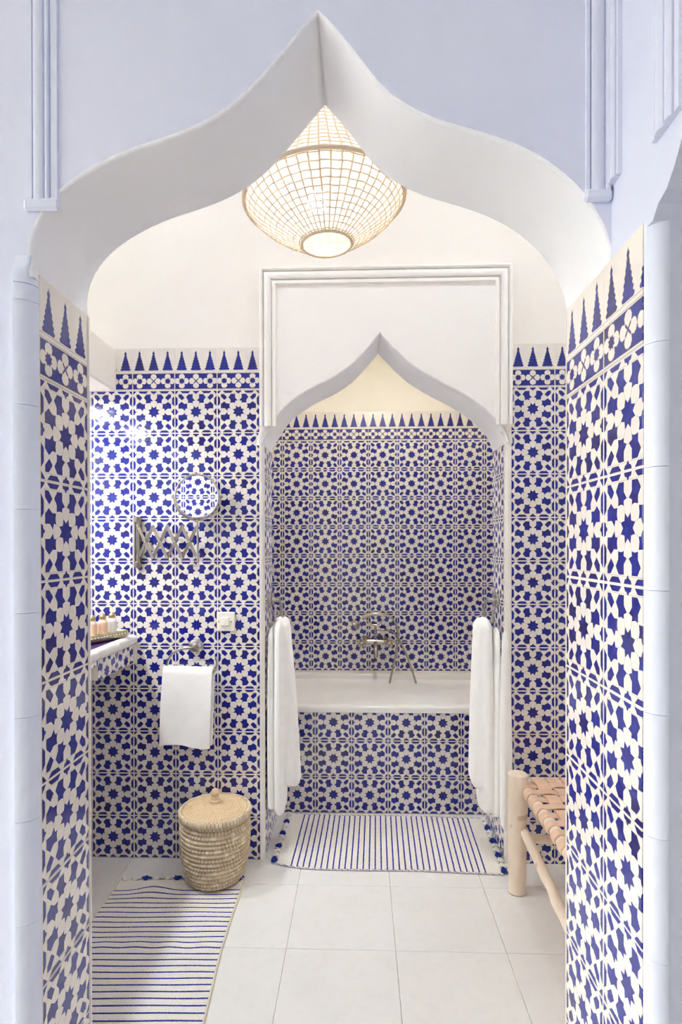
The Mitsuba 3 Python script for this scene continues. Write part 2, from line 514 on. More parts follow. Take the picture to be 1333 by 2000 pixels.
# white corner strips at the rear arrises of both jambs
def quarter(cx, cy, r, a0, a1, z0, z1, n=8):
    """prism of a quarter disc"""
    pts = [(cx, cy)] + [(cx + r * math.cos(a), cy + r * math.sin(a)) for a in np.linspace(a0, a1, n + 1)]
    m = trimesh.creation.extrude_polygon(Polygon(pts), z1 - z0, engine='earcut')
    m.apply_translation([0, 0, z0])
    return m


def trim_column(holder, cx, cy, r, a0, a1, ztop, bsdf, step=0.2, z0=0.0, n=8, name='corner_tile'):
    z = z0
    while z < ztop - 0.01:
        z1 = min(ztop, z + step)
        put(name, quarter(cx, cy, r, a0, a1, z + 0.0003, z1 - 0.0003, n), bsdf, smooth=35, parent=holder)
        z = z1


trim_column(wall_front, XL - 0.012, 1.322, 0.0165, -0.0, math.pi / 2, 2.0, 'white_ceramic', n=5)
trim_column(wall_front, XR + 0.012, 1.331, 0.014, math.pi / 2, math.pi, 2.0, 'white_ceramic', n=5)
# rounded painted edge tiles left and right
trim_column(wall_front, XL - 0.034, 1.124, 0.0345, -math.pi / 2, 0.0, 1.976, 'bullnose_paint', n=10, z0=-0.056)
# the top piece runs out into the square plaster arris above
rg = []
for zc, tt in ((1.977, 0.0), (1.99, 0.12), (2.004, 0.5), (2.016, 0.88), (2.030, 1.0)):
    ring = []
    for a in np.linspace(-math.pi / 2, 0.0, 11):
        ca, sa = math.cos(a), math.sin(a)
        m = max(abs(ca), abs(sa))
        rnd = np.array([XL - 0.034 + 0.0345 * ca, 1.124 + 0.0345 * sa])
        sq = np.array([XL - 0.034 + 0.0300 * ca / m, 1.124 + 0.0245 * sa / m])
        ring.append([*(rnd * (1 - tt) + sq * tt), zc])
    rg.append([[XL - 0.034, 1.124, zc]] + ring)
put('corner_tile', loft(rg), 'bullnose_paint', smooth=40, parent=wall_front)
# inside face of the arch wall, tiled (seen in the shaving mirror)
tile_field(wall_front, (0, YI, 0), -X_, Z_, Y_, 0.59, (0.65, 1.71), (0.0, 2.2), 0.0)

# ------------------------------------------------------------------ right hall wall with its own arch
RW = 0.467
def extrude_x(poly, x0, x1):
    m = trimesh.creation.extrude_polygon(poly, x1 - x0, engine='earcut')
    v = m.vertices
    return trimesh.Trimesh(np.c_[x0 + v[:, 2], v[:, 0], v[:, 1]], m.faces, process=False)


half = spline([(0.947, 1.99), (0.940, 2.004), (0.918, 2.010), (0.893, 2.026), (0.864, 2.062), (0.82, 2.12), (0.74, 2.18), (0.62, 2.225), (0.52, 2.28), (0.44, 2.37), (0.38, 2.46)], 30)
other = np.c_[0.76 - half[::-1, 0], half[::-1, 1]]
rp = [(YF, 0.0), (YF, CEIL), (-2.6, CEIL), (-2.6, 0.0), (-0.161, 0.0)] + [tuple(q) for q in other[::-1]] + [tuple(q) for q in half[::-1]] + [(0.921, 1.99), (0.976, 1.99), (0.976, 0.0)]
rp = [(YF + 0.02, 0.0), (YF + 0.02, CEIL), (-2.6, CEIL), (-2.6, 0.0), (-0.161, 0.0)] + [tuple(q) for q in other[::-1]] + [tuple(q) for q in half[::-1][1:]] + [(0.976, 1.99), (0.976, 0.0)]
wall_right = put('wall_hall_right', cat_([extrude_x(Polygon(rp).buffer(0), RW + 0.0005, RW + 0.24), bx(RW + 0.027, RW + 0.24, 0.947, 0.98, 0, 1.991)]), 'blue_plaster',
                 label='pale blue plastered side wall right of the arch with the edge of a second arch', cat='wall', kind='structure')
trim_column(wall_right, RW + 0.027, 0.974, 0.0275, math.pi, 1.5 * math.pi, 2.0, 'bullnose_paint', n=12)

# ------------------------------------------------------------------ unseen hall shell (behind the camera), shaped to let daylight in from the left
put('ceiling', bx(-3.2, ROOM_R + 0.1, -2.6, 4.3, CEIL, CEIL + 0.1), 'cream_plaster', label='plain ceiling high above the bathroom', cat='ceiling', kind='structure')
put('wall_unseen_hall_rear', cat_([bx(-3.2, -1.6, -2.7, -2.6, 0, CEIL), bx(-1.6, RW, -2.7, -2.6, 0, CEIL)]), 'cream_plaster',  # unseen, closed so that daylight comes only from the left
    label='plain unseen hall wall behind the camera, closed to keep daylight to the left side', cat='wall', kind='structure')
put('wall_unseen_hall_left', cat_([bx(-3.3, -3.2, -2.7, YF, 2.75, CEIL), bx(-3.3, -3.2, -2.7, -1.9, 0, 2.75), bx(-3.3, -3.2, -0.55, -0.25, 0, 2.75)]), 'cream_plaster',  # unseen, opened between its piers to admit daylight
    label='unseen hall wall left of the camera, open between piers to let daylight in', cat='wall', kind='structure')

put('wall_unseen_side_room', cat_([bx(2.6, 2.7, -2.6, 1.6, 0, CEIL), bx(ROOM_R, 2.7, YF + 0.02, YF + 0.12, 0, CEIL), bx(RW + 0.2, 2.7, -2.7, -2.6, 0, CEIL), bx(ROOM_R, 2.7, -2.6, 1.6, CEIL, CEIL + 0.1), bx(1.8, 2.7, -2.6, 1.6, -0.1, 0)]), 'blue_plaster',  # unseen shell that keeps daylight from coming through the second arch
    label='unseen pale blue walls beyond the second arch, placed to block daylight from the right', cat='wall', kind='structure')

# ------------------------------------------------------------------ bathroom walls
put('wall_left', bx(ROOM_L - 0.1, ROOM_L, YI, YB, 0, CEIL), 'cream_plaster', label='cream side wall of the bathroom behind the washbasin', cat='wall', kind='structure')
put('wall_right', bx(ROOM_R, ROOM_R + 0.1, YI - 0.2, YB, 0, CEIL), 'cream_plaster', label='cream side wall of the bathroom behind the bench', cat='wall', kind='structure')
put('bulkhead', rbox(ROOM_L - 0.02, -1.148, YI, YB + 0.001, 2.2, 2.4, 0.008), 'cream_plaster', label='cream boxed bulkhead along the top of the left wall above the washbasin', cat='bulkhead', kind='structure')

alc = arch_curve(ALC_L, ALC_R)
aln = out_normals(alc)
RA = 0.006
alcf = alc + aln * RA
zs = 1.945
bp = [(ROOM_L - 0.1, 0), (AX0 - 0.016, 0), (AX0 - 0.016, zs)] + [tuple(q) for q in alcf] + [(AX1 + 0.016, zs), (AX1 + 0.016, 0), (ROOM_R + 0.1, 0), (ROOM_R + 0.1, CEIL), (ROOM_L - 0.1, CEIL)]
wall_back = put('wall_back', extrude_y(Polygon(bp).buffer(0), YB, YB + 0.27), 'cream_plaster',
                label='cream bathroom wall with blue star tiles and a small pointed arch to the bath', cat='wall', kind='structure')
put('soffit', soffit_strip(alc, YB - 0.022, YB + 0.27, RA, 0.004), 'soffit_plaster', smooth=40, parent=wall_back, label='grey shaded underside of the small pointed arch')
tile_field(wall_back, (0, YB, 0), X_, Z_, -Y_, -1.067 - 0.6, (-1.667, -0.467), (0.0, 2.2), 0.0, skip=lambda u, v: u < -1.3 and v < 0.0)
tile_field(wall_back, (0, YB, 0), X_, Z_, -Y_, -1.067 - 0.2, (-1.147, -0.467), (2.2, 2.4), 0.0, border_at=2.2)
tile_field(wall_back, (0, YB, 0), X_, Z_, -Y_, 0.697, (0.697, 1.34), (0.0, 2.4), 0.0, border_at=2.2)
# alcove jambs
put('jamb', bx(AX0 - 0.05, AX0 - 0.001, YB + 0.015, YB + 0.265, 0, zs), 'grout', parent=wall_back)
put('jamb', bx(AX1 + 0.001, AX1 + 0.05, YB + 0.015, YB + 0.265, 0, zs), 'grout', parent=wall_back)
tile_field(wall_back, (AX0, 0, 0), Y_, Z_, X_, YB + 0.022, (YB + 0.022, YB + 0.27), (0.0, zs), 0.0)
tile_field(wall_back, (AX1, 0, 0), -Y_, Z_, -X_, -YB - 0.222, (-YB - 0.27, -YB - 0.022), (0.0, zs), 0.0)
# white rounded corner tiles up both arrises, their top piece bending into the arch
trim_column(wall_back, AX0 - 0.016, YB + 0.016, 0.0215, -math.pi / 2, 0.0, 1.94, 'white_ceramic', n=8)
trim_column(wall_back, AX1 + 0.016, YB + 0.016, 0.0215, math.pi, 1.5 * math.pi, 1.94, 'white_ceramic', n=8)
for s, pts in ((1, [(AX0 - 0.016, 1.94), (AX0 - 0.014, 1.97), (AX0 - 0.004, 2.0), (AX0 + 0.012, 2.026)]), (-1, [(AX1 + 0.016, 1.94), (AX1 + 0.014, 1.965), (AX1 + 0.006, 1.99), (AX1 - 0.008, 2.01)])):
    q = spline(pts, 10)
    put('corner_tile', tube(np.c_[q[:, 0], np.full(len(q), YB + 0.014), q[:, 1]], 0.021, 14), 'white_ceramic', smooth=40, parent=wall_back)

# white panel above the alcove arch, with moulded frame
PZ0, PZ1 = 2.022, 2.752
PX0, PX1 = -0.462, 0.696
pan = Polygon([(PX0 + 0.004, PZ0), (AX0 + 0.03, PZ0)] + [tuple(q) for q in alcf if q[1] > PZ0 + 0.012] + [(AX1 - 0.03, PZ0), (PX1 - 0.004, PZ0), (PX1 - 0.004, PZ1), (PX0 + 0.004, PZ1)]).buffer(0)
panel = put('trim_panel', extrude_y(pan, YB - 0.022, YB + 0.002), 'panel_white', label='raised white panel framing the small pointed arch over the bath', cat='panel', kind='structure')


def reed_strip(widths, length, depth):
    """moulding cross-section: a row of half rounds and fillets; runs along z, width along x, relief along -y"""
    pts, x = [], 0.0
    for w, kind in widths:
        if kind == 'r':
            a = np.linspace(0, math.pi, 9)
            pts += [(x + w / 2 - w / 2 * math.cos(t), depth * (0.55 + 0.45 * math.sin(t))) for t in a]
        elif kind == 'g':
            pts += [(x, depth * 0.18), (x + w, depth * 0.18)]
        else:
            pts += [(x, depth * 0.6), (x + w, depth * 0.6)]
        x += w
    P = Polygon([(0, -0.004)] + pts + [(x, -0.004)]).buffer(0)
    m = trimesh.creation.extrude_polygon(P, length, engine='earcut')
    v = m.vertices
    return trimesh.Trimesh(np.c_[v[:, 0], -v[:, 1], v[:, 2]], m.faces[:, ::-1], process=False), x


fr = [(0.016, 'r'), (0.005, 'g'), (0.034, 'r'), (0.005, 'g'), (0.014, 'f')]
prf, x = [], 0.0
for w, kd in fr:
    if kd == 'r':
        prf += [(x + w / 2 - w / 2 * math.cos(t), 0.028 * (0.55 + 0.45 * math.sin(t))) for t in np.linspace(0, math.pi, 9)]
    else:
        prf += [(x, 0.028 * (0.18 if kd == 'g' else 0.6)), (x + w, 0.028 * (0.18 if kd == 'g' else 0.6))]
    x += w
prf = np.array([(0, -0.004)] + prf + [(x, -0.004)])
fy = YB - 0.0205 - prf[:, 1]
w = prf[:, 0]
st = [np.c_[PX0 + w, fy, 0 * w + PZ0], np.c_[PX0 + w, fy, PZ1 - w], np.c_[PX1 - w, fy, PZ1 - w], np.c_[PX1 - w, fy, 0 * w + PZ0]]
put('moulding', loft(st), 'trim_white', smooth=25, parent=panel, label='raised bead moulding round three sides of the panel')

# alcove
alcw = put('wall_alcove', cat_([bx(AL0 - 0.1, AL1 + 0.1, YA, YA + 0.1, 0, 2.9), bx(AL0 - 0.1, AL0, YB + 0.27, YA, 0, 2.9), bx(AL1, AL1 + 0.1, YB + 0.27, YA, 0, 2.9), bx(AL0 - 0.1, AL1 + 0.1, YB + 0.265, YA + 0.1, 2.86, 2.96)]), 'alcove_plaster',
           label='walls of the bath alcove, blue star tiles below warm cream plaster', cat='wall', kind='structure')
tile_field(alcw, (0, YA, 0), X_, Z_, -Y_, -0.5403 - 0.2, (AL0, AL1), (0.598, 2.4), 0.0, border_at=2.2)
tile_field(alcw, (AL0, 0, 0), Y_, Z_, X_, 3.0, (YB + 0.28, YA), (0.6, 2.2), 0.0)
tile_field(alcw, (AL1, 0, 0), -Y_, Z_, -X_, -4.0, (-YA, -YB - 0.28), (0.6, 2.2), 0.0)

# ------------------------------------------------------------------ bathtub with tiled front
mat('enamel', lin(240, 238, 233), 0.12, 0.5)
tub = thing('bathtub', 'white built-in bathtub behind a front of blue star tiles, in the alcove', 'bathtub')
TX0, TX1, TY0, TY1, TZ = AL0 + 0.002, AL1 - 0.002, YP - 0.012, YA - 0.002, 0.59


def rrect(x0, x1, y0, y1, r, n=8):
    pts = []
    for cx, cy, a in ((x1 - r, y1 - r, 0), (x0 + r, y1 - r, 90), (x0 + r, y0 + r, 180), (x1 - r, y0 + r, 270)):
        for t in np.linspace(a, a + 90, n):
            pts.append((cx + r * math.cos(math.radians(t)), cy + r * math.sin(math.radians(t))))
    return np.array(pts)


rings = []
for (ins, z, r) in ((0.0, TZ - 0.034, 0.012), (0.0, TZ - 0.008, 0.012), (0.004, TZ - 0.002, 0.012), (0.010, TZ, 0.014), (0.050, TZ, 0.08), (0.058, TZ - 0.003, 0.09), (0.064, TZ - 0.012, 0.10), (0.075, TZ - 0.12, 0.12), (0.095, TZ - 0.33, 0.14), (0.13, TZ - 0.39, 0.16), (0.20, TZ - 0.41, 0.14)):
    q = rrect(TX0 + ins, TX1 - ins, TY0 + ins, TY1 - ins, r)
    rings.append(np.c_[q, np.full(len(q), z)])
put('basin', moved(loft(rings, cap=True)), 'enamel', smooth=40, parent=tub, label='glossy white enamel tub with flat rim')
pn = put('front_panel', bx(-0.462, 0.685, YP + 0.001, YP + 0.05, 0, TZ - 0.035), 'grout', parent=tub, label='tiled front of the bath')
tile_field(pn, (0, YP, 0), X_, Z_, -Y_, -0.2469 - 0.4, (AX0, AX1), (0.0, TZ - 0.036), 0.0)
# low tiled returns between the jambs and the bath front
ret_l = put('side_panel', bx(AX0 - 0.05, AX0 - 0.001, YB + 0.27, YP + 0.05, 0, 0.552), 'grout', parent=tub)
ret_r = put('side_panel', bx(AX1 + 0.001, AX1 + 0.05, YB + 0.27, YP + 0.05, 0, 0.552), 'grout', parent=tub)
tile_field(ret_l, (AX0, 0, 0), Y_, Z_, X_, YB + 0.222, (YB + 0.272, YP), (0.0, 0.55), 0.0)
tile_field(ret_r, (AX1, 0, 0), -Y_, Z_, -X_, -YB - 0.222, (-YP, -YB - 0.272), (0.0, 0.55), 0.0)

# ------------------------------------------------------------------ hall mouldings
def hall_reeds(width_spec, depth, bottom, top, origin, along, out, label):
    m, w = reed_strip(width_spec, top - bottom, depth)
    v = m.vertices
    P = np.asarray(origin)[None] + v[:, 0:1] * np.asarray(along)[None] + (-v[:, 1:2]) * np.asarray(out)[None] + (v[:, 2:3] + 0) * Z_[None]
    mm = trimesh.Trimesh(P, m.faces, process=False)
    if np.dot(np.cross(along, -np.asarray(out)), Z_) < 0:
        mm = trimesh.Trimesh(P, m.faces[:, ::-1], process=False)
    return mm, w


reeds = [(0.008, 'f'), (0.003, 'g'), (0.019, 'r'), (0.004, 'g'), (0.008, 'r'), (0.003, 'g'), (0.012, 'f')]
t1 = thing('trim_1', 'pale blue vertical reeded moulding on the wall left of the big arch', 'moulding', kind='structure')
m_, w_ = hall_reeds(reeds, 0.009, 2.13, CEIL, (-0.632, YF, 2.13), X_, -Y_, '')
put('reeding', m_, 'blue_plaster', smooth=30, parent=t1)
put('foot', rbox(-0.640, -0.570, YF - 0.010, YF + 0.002, 2.112, 2.136, 0.005), 'blue_plaster', parent=t1)
t2 = thing('trim_2', 'pale blue vertical reeded moulding in the corner right of the big arch', 'moulding', kind='structure')
m_, w_ = hall_reeds([(0.006, 'f'), (0.003, 'g'), (0.024, 'r'), (0.012, 'r')], 0.013, 2.125, CEIL, (0.419, YF, 2.125), X_, -Y_, '')
put('reeding', m_, 'blue_plaster', smooth=30, parent=t2)
m_, w_ = hall_reeds([(0.014, 'r'), (0.018, 'r'), (0.003, 'g'), (0.006, 'f')], 0.013, 2.135, CEIL, (RW, YF - 0.004, 2.135), -Y_, -X_, '')
put('reeding', m_, 'blue_plaster', smooth=30, parent=t2)
put('foot', rbox(0.415, 0.466, YF - 0.013, YF + 0.002, 2.108, 2.130, 0.005), 'blue_plaster', parent=t2)
t3 = thing('trim_3', 'pale blue reeded moulding on the side wall at the right edge', 'moulding', kind='structure')
m_, w_ = hall_reeds([(0.010, 'f'), (0.004, 'g'), (0.024, 'r'), (0.004, 'g'), (0.020, 'r'), (0.004, 'g'), (0.012, 'f')], 0.013, 2.105, CEIL, (RW, 0.935, 2.105), -Y_, -X_, '')
put('reeding', m_, 'blue_plaster', smooth=30, parent=t3)

# ------------------------------------------------------------------ pendant lamp
mat('cotton_cord', lin(238, 222, 196), 0.85, 0.1)
mat('cord_dark', lin(222, 204, 178), 0.85, 0.1)
mat('lamp_metal', lin(225, 220, 212), 0.4, metallic=0.6)
LX, LY = -0.136, 1.94
lamp = thing('pendant_lamp', 'glowing cream woven cord pendant lamp shaped like two cones under the big arch', 'lamp')
Z0, ZW, ZT = 2.473, 2.615, 3.02
prof = spline([(0.083, Z0), (0.145, Z0 + 0.036), (0.205, Z0 + 0.076), (0.247, Z0 + 0.116), (0.264, ZW)], 26)
prof = np.vstack([prof, np.c_[np.linspace(0.264, 0.03, 41), np.linspace(ZW, ZT, 41)][1:]])


def on_shade(i, a):
    return np.array([LX + prof[i, 0] * math.cos(a), LY + prof[i, 0] * math.sin(a), prof[i, 1]])


NV, DP = 48, 0.0215
parts = []
for k in range(NV):
    a = 2 * math.pi * k / NV
    wob = np.convolve(rng.normal(0, 0.008, len(prof)), np.ones(5) / 5, 'same')
    P = np.c_[LX + prof[:, 0] * np.cos(a + wob), LY + prof[:, 0] * np.sin(a + wob), prof[:, 1]]
    parts.append(tube(P, 0.0019, 5))
put('warp', cat_(parts), 'cord_dark', smooth=True, parent=lamp)
s = np.r_[0, np.cumsum(np.linalg.norm(np.diff(prof, axis=0), axis=1))]
parts, cells = [], []
dd = np.arange(0.010, s[-1] - 0.004, DP)
for d in dd:
    r, z = np.interp(d, s, prof[:, 0]), np.interp(d, s, prof[:, 1])
    a = np.arange(192) * 2 * math.pi / 192
    zz = z + 0.0012 * np.sin(a * NV / 2) + rng.normal(0, 0.0003, 192)
    parts.append(tube(np.c_[LX + r * np.cos(a), LY + r * np.sin(a), zz], 0.0016, 5, closed=True))
put('weft', cat_(parts), 'cord_dark', smooth=True, parent=lamp)
# crocheted cotton filling: one little translucent patch in every mesh of the net
V, F = [], []
for d in dd[:-1]:
    for k in range(NV):
        a0 = 2 * math.pi * (k + 0.5) / NV
        jx, jy = rng.normal(0, 0.04, 2)
        o = len(V)
        for (da, de) in ((-0.42, 0.06), (0.0, 0.10), (0.42, 0.06), (0.44, 0.5), (0.40, 0.92), (0.0, 0.96), (-0.40, 0.92), (-0.44, 0.5)):
            t = d + (de + jy * 0.5) * DP
            r, z = np.interp(t, s, prof[:, 0]) - 0.0012, np.interp(t, s, prof[:, 1])
            a = a0 + (da * (0.90 + 0.1 * jx)) * 2 * math.pi / NV
            V.append((LX + r * math.cos(a), LY + r * math.sin(a), z + rng.normal(0, 0.0008)))
        F += [[o, o + i, o + i + 1] for i in range(1, 7)]
scene['cotton_net'] = {'type': 'principledthin', 'base_color': rgb(lin(250, 244, 232)), 'roughness': 0.9, 'spec_trans': 0.0, 'diff_trans': 1.1, 'eta': 1.3}
put('netting', trimesh.Trimesh(np.array(V), F, process=False), 'cotton_net', parent=lamp, label='translucent crocheted cotton between the cords', kind='stuff')
a = np.arange(96) * 2 * math.pi / 96
put('rim', tube(np.c_[LX + 0.266 * np.cos(a), LY + 0.266 * np.sin(a), np.full(96, ZW)], 0.0065, 8, closed=True), 'cord_dark', smooth=True, parent=lamp, label='tan wrapped hoop round the widest part')
put('rim', tube(np.c_[LX + 0.083 * np.cos(a), LY + 0.083 * np.sin(a), np.full(96, Z0)], 0.005, 8, closed=True), 'cord_dark', smooth=True, parent=lamp, label='small tan hoop round the bottom opening')
put('cord', tube([(LX, LY, 2.70), (LX, LY, 3.2), (LX, LY, CEIL)], 0.004, 8), 'cord_dark', smooth=True, parent=lamp)
put('socket', moved(lathe([(0.001, 2.645), (0.019, 2.645), (0.021, 2.68), (0.012, 2.715), (0.004, 2.72)], 20), TR(LX, LY, 0)), 'lamp_metal', smooth=40, parent=lamp)
put('canopy', moved(lathe([(0.05, CEIL - 0.03), (0.05, CEIL - 0.002)], 24), TR(LX, LY, 0)), 'lamp_metal', smooth=40, parent=lamp)
bulb = put('bulb', trimesh.creation.icosphere(subdivisions=3, radius=0.032), None, smooth=True, parent=lamp, to_world=T().translate([LX - 0.004, LY, 2.612]), label='bright frosted bulb')
scene[bulb]['emitter'] = {'type': 'area', 'radiance': rgb(BULB)}

_tilt = T().translate([LX, LY, 3.0]).rotate([0, 1, 0], -3.0).translate([-LX, -LY, -3.0])
for k_ in ('warp', 'weft', 'netting', 'rim', 'rim_001'):
    scene[f'pendant_lamp__{k_}']['to_world'] = _tilt

# recessed downlights in the bulkhead over the washbasin
for y in (2.26, 1.75):
    d = thing('downlight', 'round recessed lamp in the bulkhead, ' + ('nearer the star tiled back wall' if y > 2 else 'nearer the arch wall'), 'lamp', group='recessed lamps in the bulkhead')
    put('bezel', moved(lathe([(0.04, 2.1985), (0.04, 2.195), (0.05, 2.195), (0.052, 2.2)], 32), TR(-1.43, y, 0)), 'lamp_metal', smooth=40, parent=d)
    ang = np.arange(24) * 2 * math.pi / 24
    V = np.vstack([np.c_[0.04 * np.cos(ang), 0.04 * np.sin(ang), 0 * ang], [[0, 0, 0]]]) + [-1.43, y, 2.1965]
    k = put('lens', trimesh.Trimesh(V, [[(i + 1) % 24, i, 24] for i in range(24)], process=False), None, parent=d)
    scene[k]['emitter'] = {'type': 'area', 'radiance': rgb(DOWN)}

for x, y, lb in ((-0.95, 1.75, 'added fill lamp out of view high in the bathroom ceiling, on the washbasin side'), (0.75, 1.75, 'added fill lamp out of view high in the bathroom ceiling, on the bench side')):  # fill lamps added out of view to brighten the upper walls and floor
    d = thing('added_fill_spot', lb, 'lamp', group='added fill lamps in the bathroom ceiling')
    put('bezel', moved(lathe([(0.06, CEIL - 0.0015), (0.06, CEIL - 0.005), (0.072, CEIL - 0.005), (0.074, CEIL)], 32), TR(x, y, 0)), 'lamp_metal', smooth=40, parent=d)
    V = np.vstack([np.c_[0.06 * np.cos(ang), 0.06 * np.sin(ang), 0 * ang], [[0, 0, 0]]]) + [x, y, CEIL - 0.0035]
    k = put('lens', trimesh.Trimesh(V, [[(i + 1) % 24, i, 24] for i in range(24)], process=False), None, parent=d)
    scene[k]['emitter'] = {'type': 'area', 'radiance': rgb(FILL_SPOT)}

d = thing('unseen_alcove_lamp', 'small unseen recessed lamp in the alcove ceiling, placed to light the bath alcove', 'lamp')  # unseen behind the small arch, placed to light the alcove plaster and tub
put('bezel', moved(lathe([(0.06, 2.8585), (0.06, 2.855), (0.072, 2.855), (0.074, 2.86)], 32), TR(0.13, 3.12, 0)), 'lamp_metal', smooth=40, parent=d)
V = np.vstack([np.c_[0.06 * np.cos(ang), 0.06 * np.sin(ang), 0 * ang], [[0, 0, 0]]]) + [0.13, 3.12, 2.8565]
k = put('lens', trimesh.Trimesh(V, [[(i + 1) % 24, i, 24] for i in range(24)], process=False), None, parent=d)
scene[k]['emitter'] = {'type': 'area', 'radiance': rgb(UNSEEN_ALCOVE)}

# ------------------------------------------------------------------ washbasin counter
CX, CZ = -1.05, 1.056
ct = thing('counter', 'tiled washbasin counter with a rounded white front edge against the left wall', 'counter')
mat('dark_tile', lin(70, 46, 96), 0.1, 0.5)
put('top', bx(ROOM_L, CX - 0.02, YI + 0.01, YB - 0.001, CZ - 0.05, CZ - 0.004), 'grout', parent=ct)
for j in range(7):
    for i in range(4):
        x1 = CX - 0.026 - 0.165 * i
        y0 = YB - 0.004 - 0.2 * (j + 1)
        if y0 < YI:
            continue
        put('top_tile', moved(slab(0.163, 0.198), TR(x1 - 0.164, y0 + 0.001, CZ - 0.006)), 'dark_tile', parent=ct)
z_ = np.linspace(-90, 90, 9)
edge_pts = [(CX - 0.026, CZ - 0.046), (CX - 0.02, CZ - 0.046)] + [(CX - 0.02 + 0.023 * math.cos(math.radians(t)), CZ - 0.023 + 0.023 * math.sin(math.radians(t))) for t in z_] + [(CX - 0.026, CZ)]
for j in range(7):
    y1 = YB - 0.002 - 0.2 * j
    y0 = max(YI + 0.01, y1 - 0.2)
    if y1 - y0 > 0.02:
        put('edge_tile', extrude_y(Polygon(edge_pts).buffer(0), y0 + 0.001, y1 - 0.001), 'white_ceramic', smooth=35, parent=ct)
ap = put('apron', cat_([bx(CX - 0.06, CX - 0.014, 2.33, YB - 0.002, 0.925, CZ - 0.047), bx(CX - 0.06, CX - 0.014, YI + 0.01, 2.33, 0.985, CZ - 0.047)]), 'grout', parent=ct)
tile_field(ap, (CX - 0.014, 0, 0), -Y_, Z_, X_, -YB + 0.002, (-YB + 0.002, -2.33), (0.925, CZ - 0.048), 0.85, name='tile')
tile_field(ap, (CX - 0.014, 0, 0), -Y_, Z_, X_, -2.33, (-2.33, -YI - 0.01), (0.985, CZ - 0.048), 0.85, name='tile')
put('end_strip', bx(CX - 0.012, CX - 0.002, YB - 0.014, YB - 0.004, 0.925, CZ - 0.046), 'white_ceramic', parent=ct)
pr = [(0.02, 0.83), (0.12, 0.832), (0.19, 0.85), (0.225, 0.89), (0.235, 0.96), (0.237, 1.0)]
bs = lathe(pr, 40)
bs.apply_scale([1, 1.25, 1])
put('bowl', moved(bs, TR(-1.30, 2.10, 0)), 'enamel', smooth=True, parent=ct, label='white underside of the washbasin')

# tray and bottles
mat('silver', lin(206, 196, 168), 0.28, metallic=0.9)
mat('gold_cap', lin(206, 186, 130), 0.25, metallic=0.9)
mat('glass_like', lin(238, 234, 226), 0.08, 0.6, clearcoat=0.6)
mat('amber_soap', lin(238, 200, 168), 0.12, 0.6, clearcoat=0.6)
mat('white_soap', lin(226, 224, 214), 0.12, 0.6, clearcoat=0.6)
dirv = np.array([0.36, 0.93]) / math.hypot(0.36, 0.93)
tang = math.degrees(math.atan2(dirv[1], dirv[0]))
tc = np.array([-1.142, 2.515])
tray = thing('tray', 'small oblong silver tray on the counter holding three little bottles', 'tray')
q = rrect(-0.14, 0.14, -0.042, 0.042, 0.018)
rg = []
for ins, z in ((0.012, 0.0), (0.004, 0.006), (0.0, 0.020), (0.0, 0.030), (0.004, 0.034), (0.008, 0.030), (0.010, 0.026)):
    qq = rrect(-0.14 + ins, 0.14 - ins, -0.042 + ins, 0.042 - ins, 0.018)
    rg.append(np.c_[qq, np.full(len(qq), z)])
put('plate', moved(loft(rg), RO(tang, Z_), TR(tc[0], tc[1], CZ)), 'silver', smooth=40, parent=tray)
rp_ = []
for k in range(40):
    t_ = k / 40
    P_ = rrect(-0.14, 0.14, -0.042, 0.042, 0.018)
    L_ = np.r_[0, np.cumsum(np.linalg.norm(np.diff(np.vstack([P_, P_[:1]]), axis=0), axis=1))]
    xx = np.interp(t_ * L_[-1], L_, np.r_[P_[:, 0], P_[0, 0]])
    yy = np.interp(t_ * L_[-1], L_, np.r_[P_[:, 1], P_[0, 1]])
    rp_.append(moved(trimesh.creation.icosphere(subdivisions=1, radius=0.006), TR(xx, yy, 0.020)))
put('beading', moved(cat_(rp_), RO(tang, Z_), TR(tc[0], tc[1], CZ)), 'silver', smooth=True, parent=tray)
body = [(0.002, 0.0), (0.019, 0.0), (0.0215, 0.003), (0.0215, 0.045), (0.020, 0.053), (0.015, 0.060), (0.0115, 0.064), (0.0115, 0.068)]
cap = [(0.0135, 0.064), (0.0145, 0.066), (0.0145, 0.077), (0.0125, 0.080), (0.0105, 0.083), (0.006, 0.0885), (0.0, 0.090)]
for (x, y, m, lb) in ((-1.115, 2.585, 'white_soap', 'small bottle of whitish soap with a domed metal cap, rightmost on the tray'),
                      (-1.134, 2.530, 'amber_soap', 'small peach bottle with a domed metal cap, middle of three on the tray'),
                      (-1.156, 2.475, 'amber_soap', 'small peach bottle with a metal cap, leftmost on the tray by the jamb')):
    b = thing('bottle', lb, 'bottle', 'little bottles on the tray')
    put('flask', moved(lathe(body, 28), TR(x, y, CZ + 0.030)), m, smooth=40, parent=b)
    put('cap', moved(lathe(cap, 28), TR(x, y, CZ + 0.030)), 'gold_cap', smooth=30, parent=b, label='domed metal cap')

# ------------------------------------------------------------------ chrome fittings
mat('chrome', lin(188, 185, 180), 0.10, metallic=1.0)
mat('chrome_dull', lin(152, 145, 133), 0.25, metallic=1.0)
mat('old_chrome', lin(192, 184, 168), 0.12, metallic=1.0)
mat('mirror_glass', lin(250, 250, 250), 0.015, metallic=1.0)
scene['mirror_glass'] = {'type': 'twosided', 'bsdf': {'type': 'conductor', 'specular_reflectance': rgb((0.93, 0.93, 0.92))}}


def disc(r, h, n=32, bevel=0.003):
    return lathe([(0.0005, 0), (r, 0), (r, h - bevel), (r - bevel, h), (0.0005, h)], n)


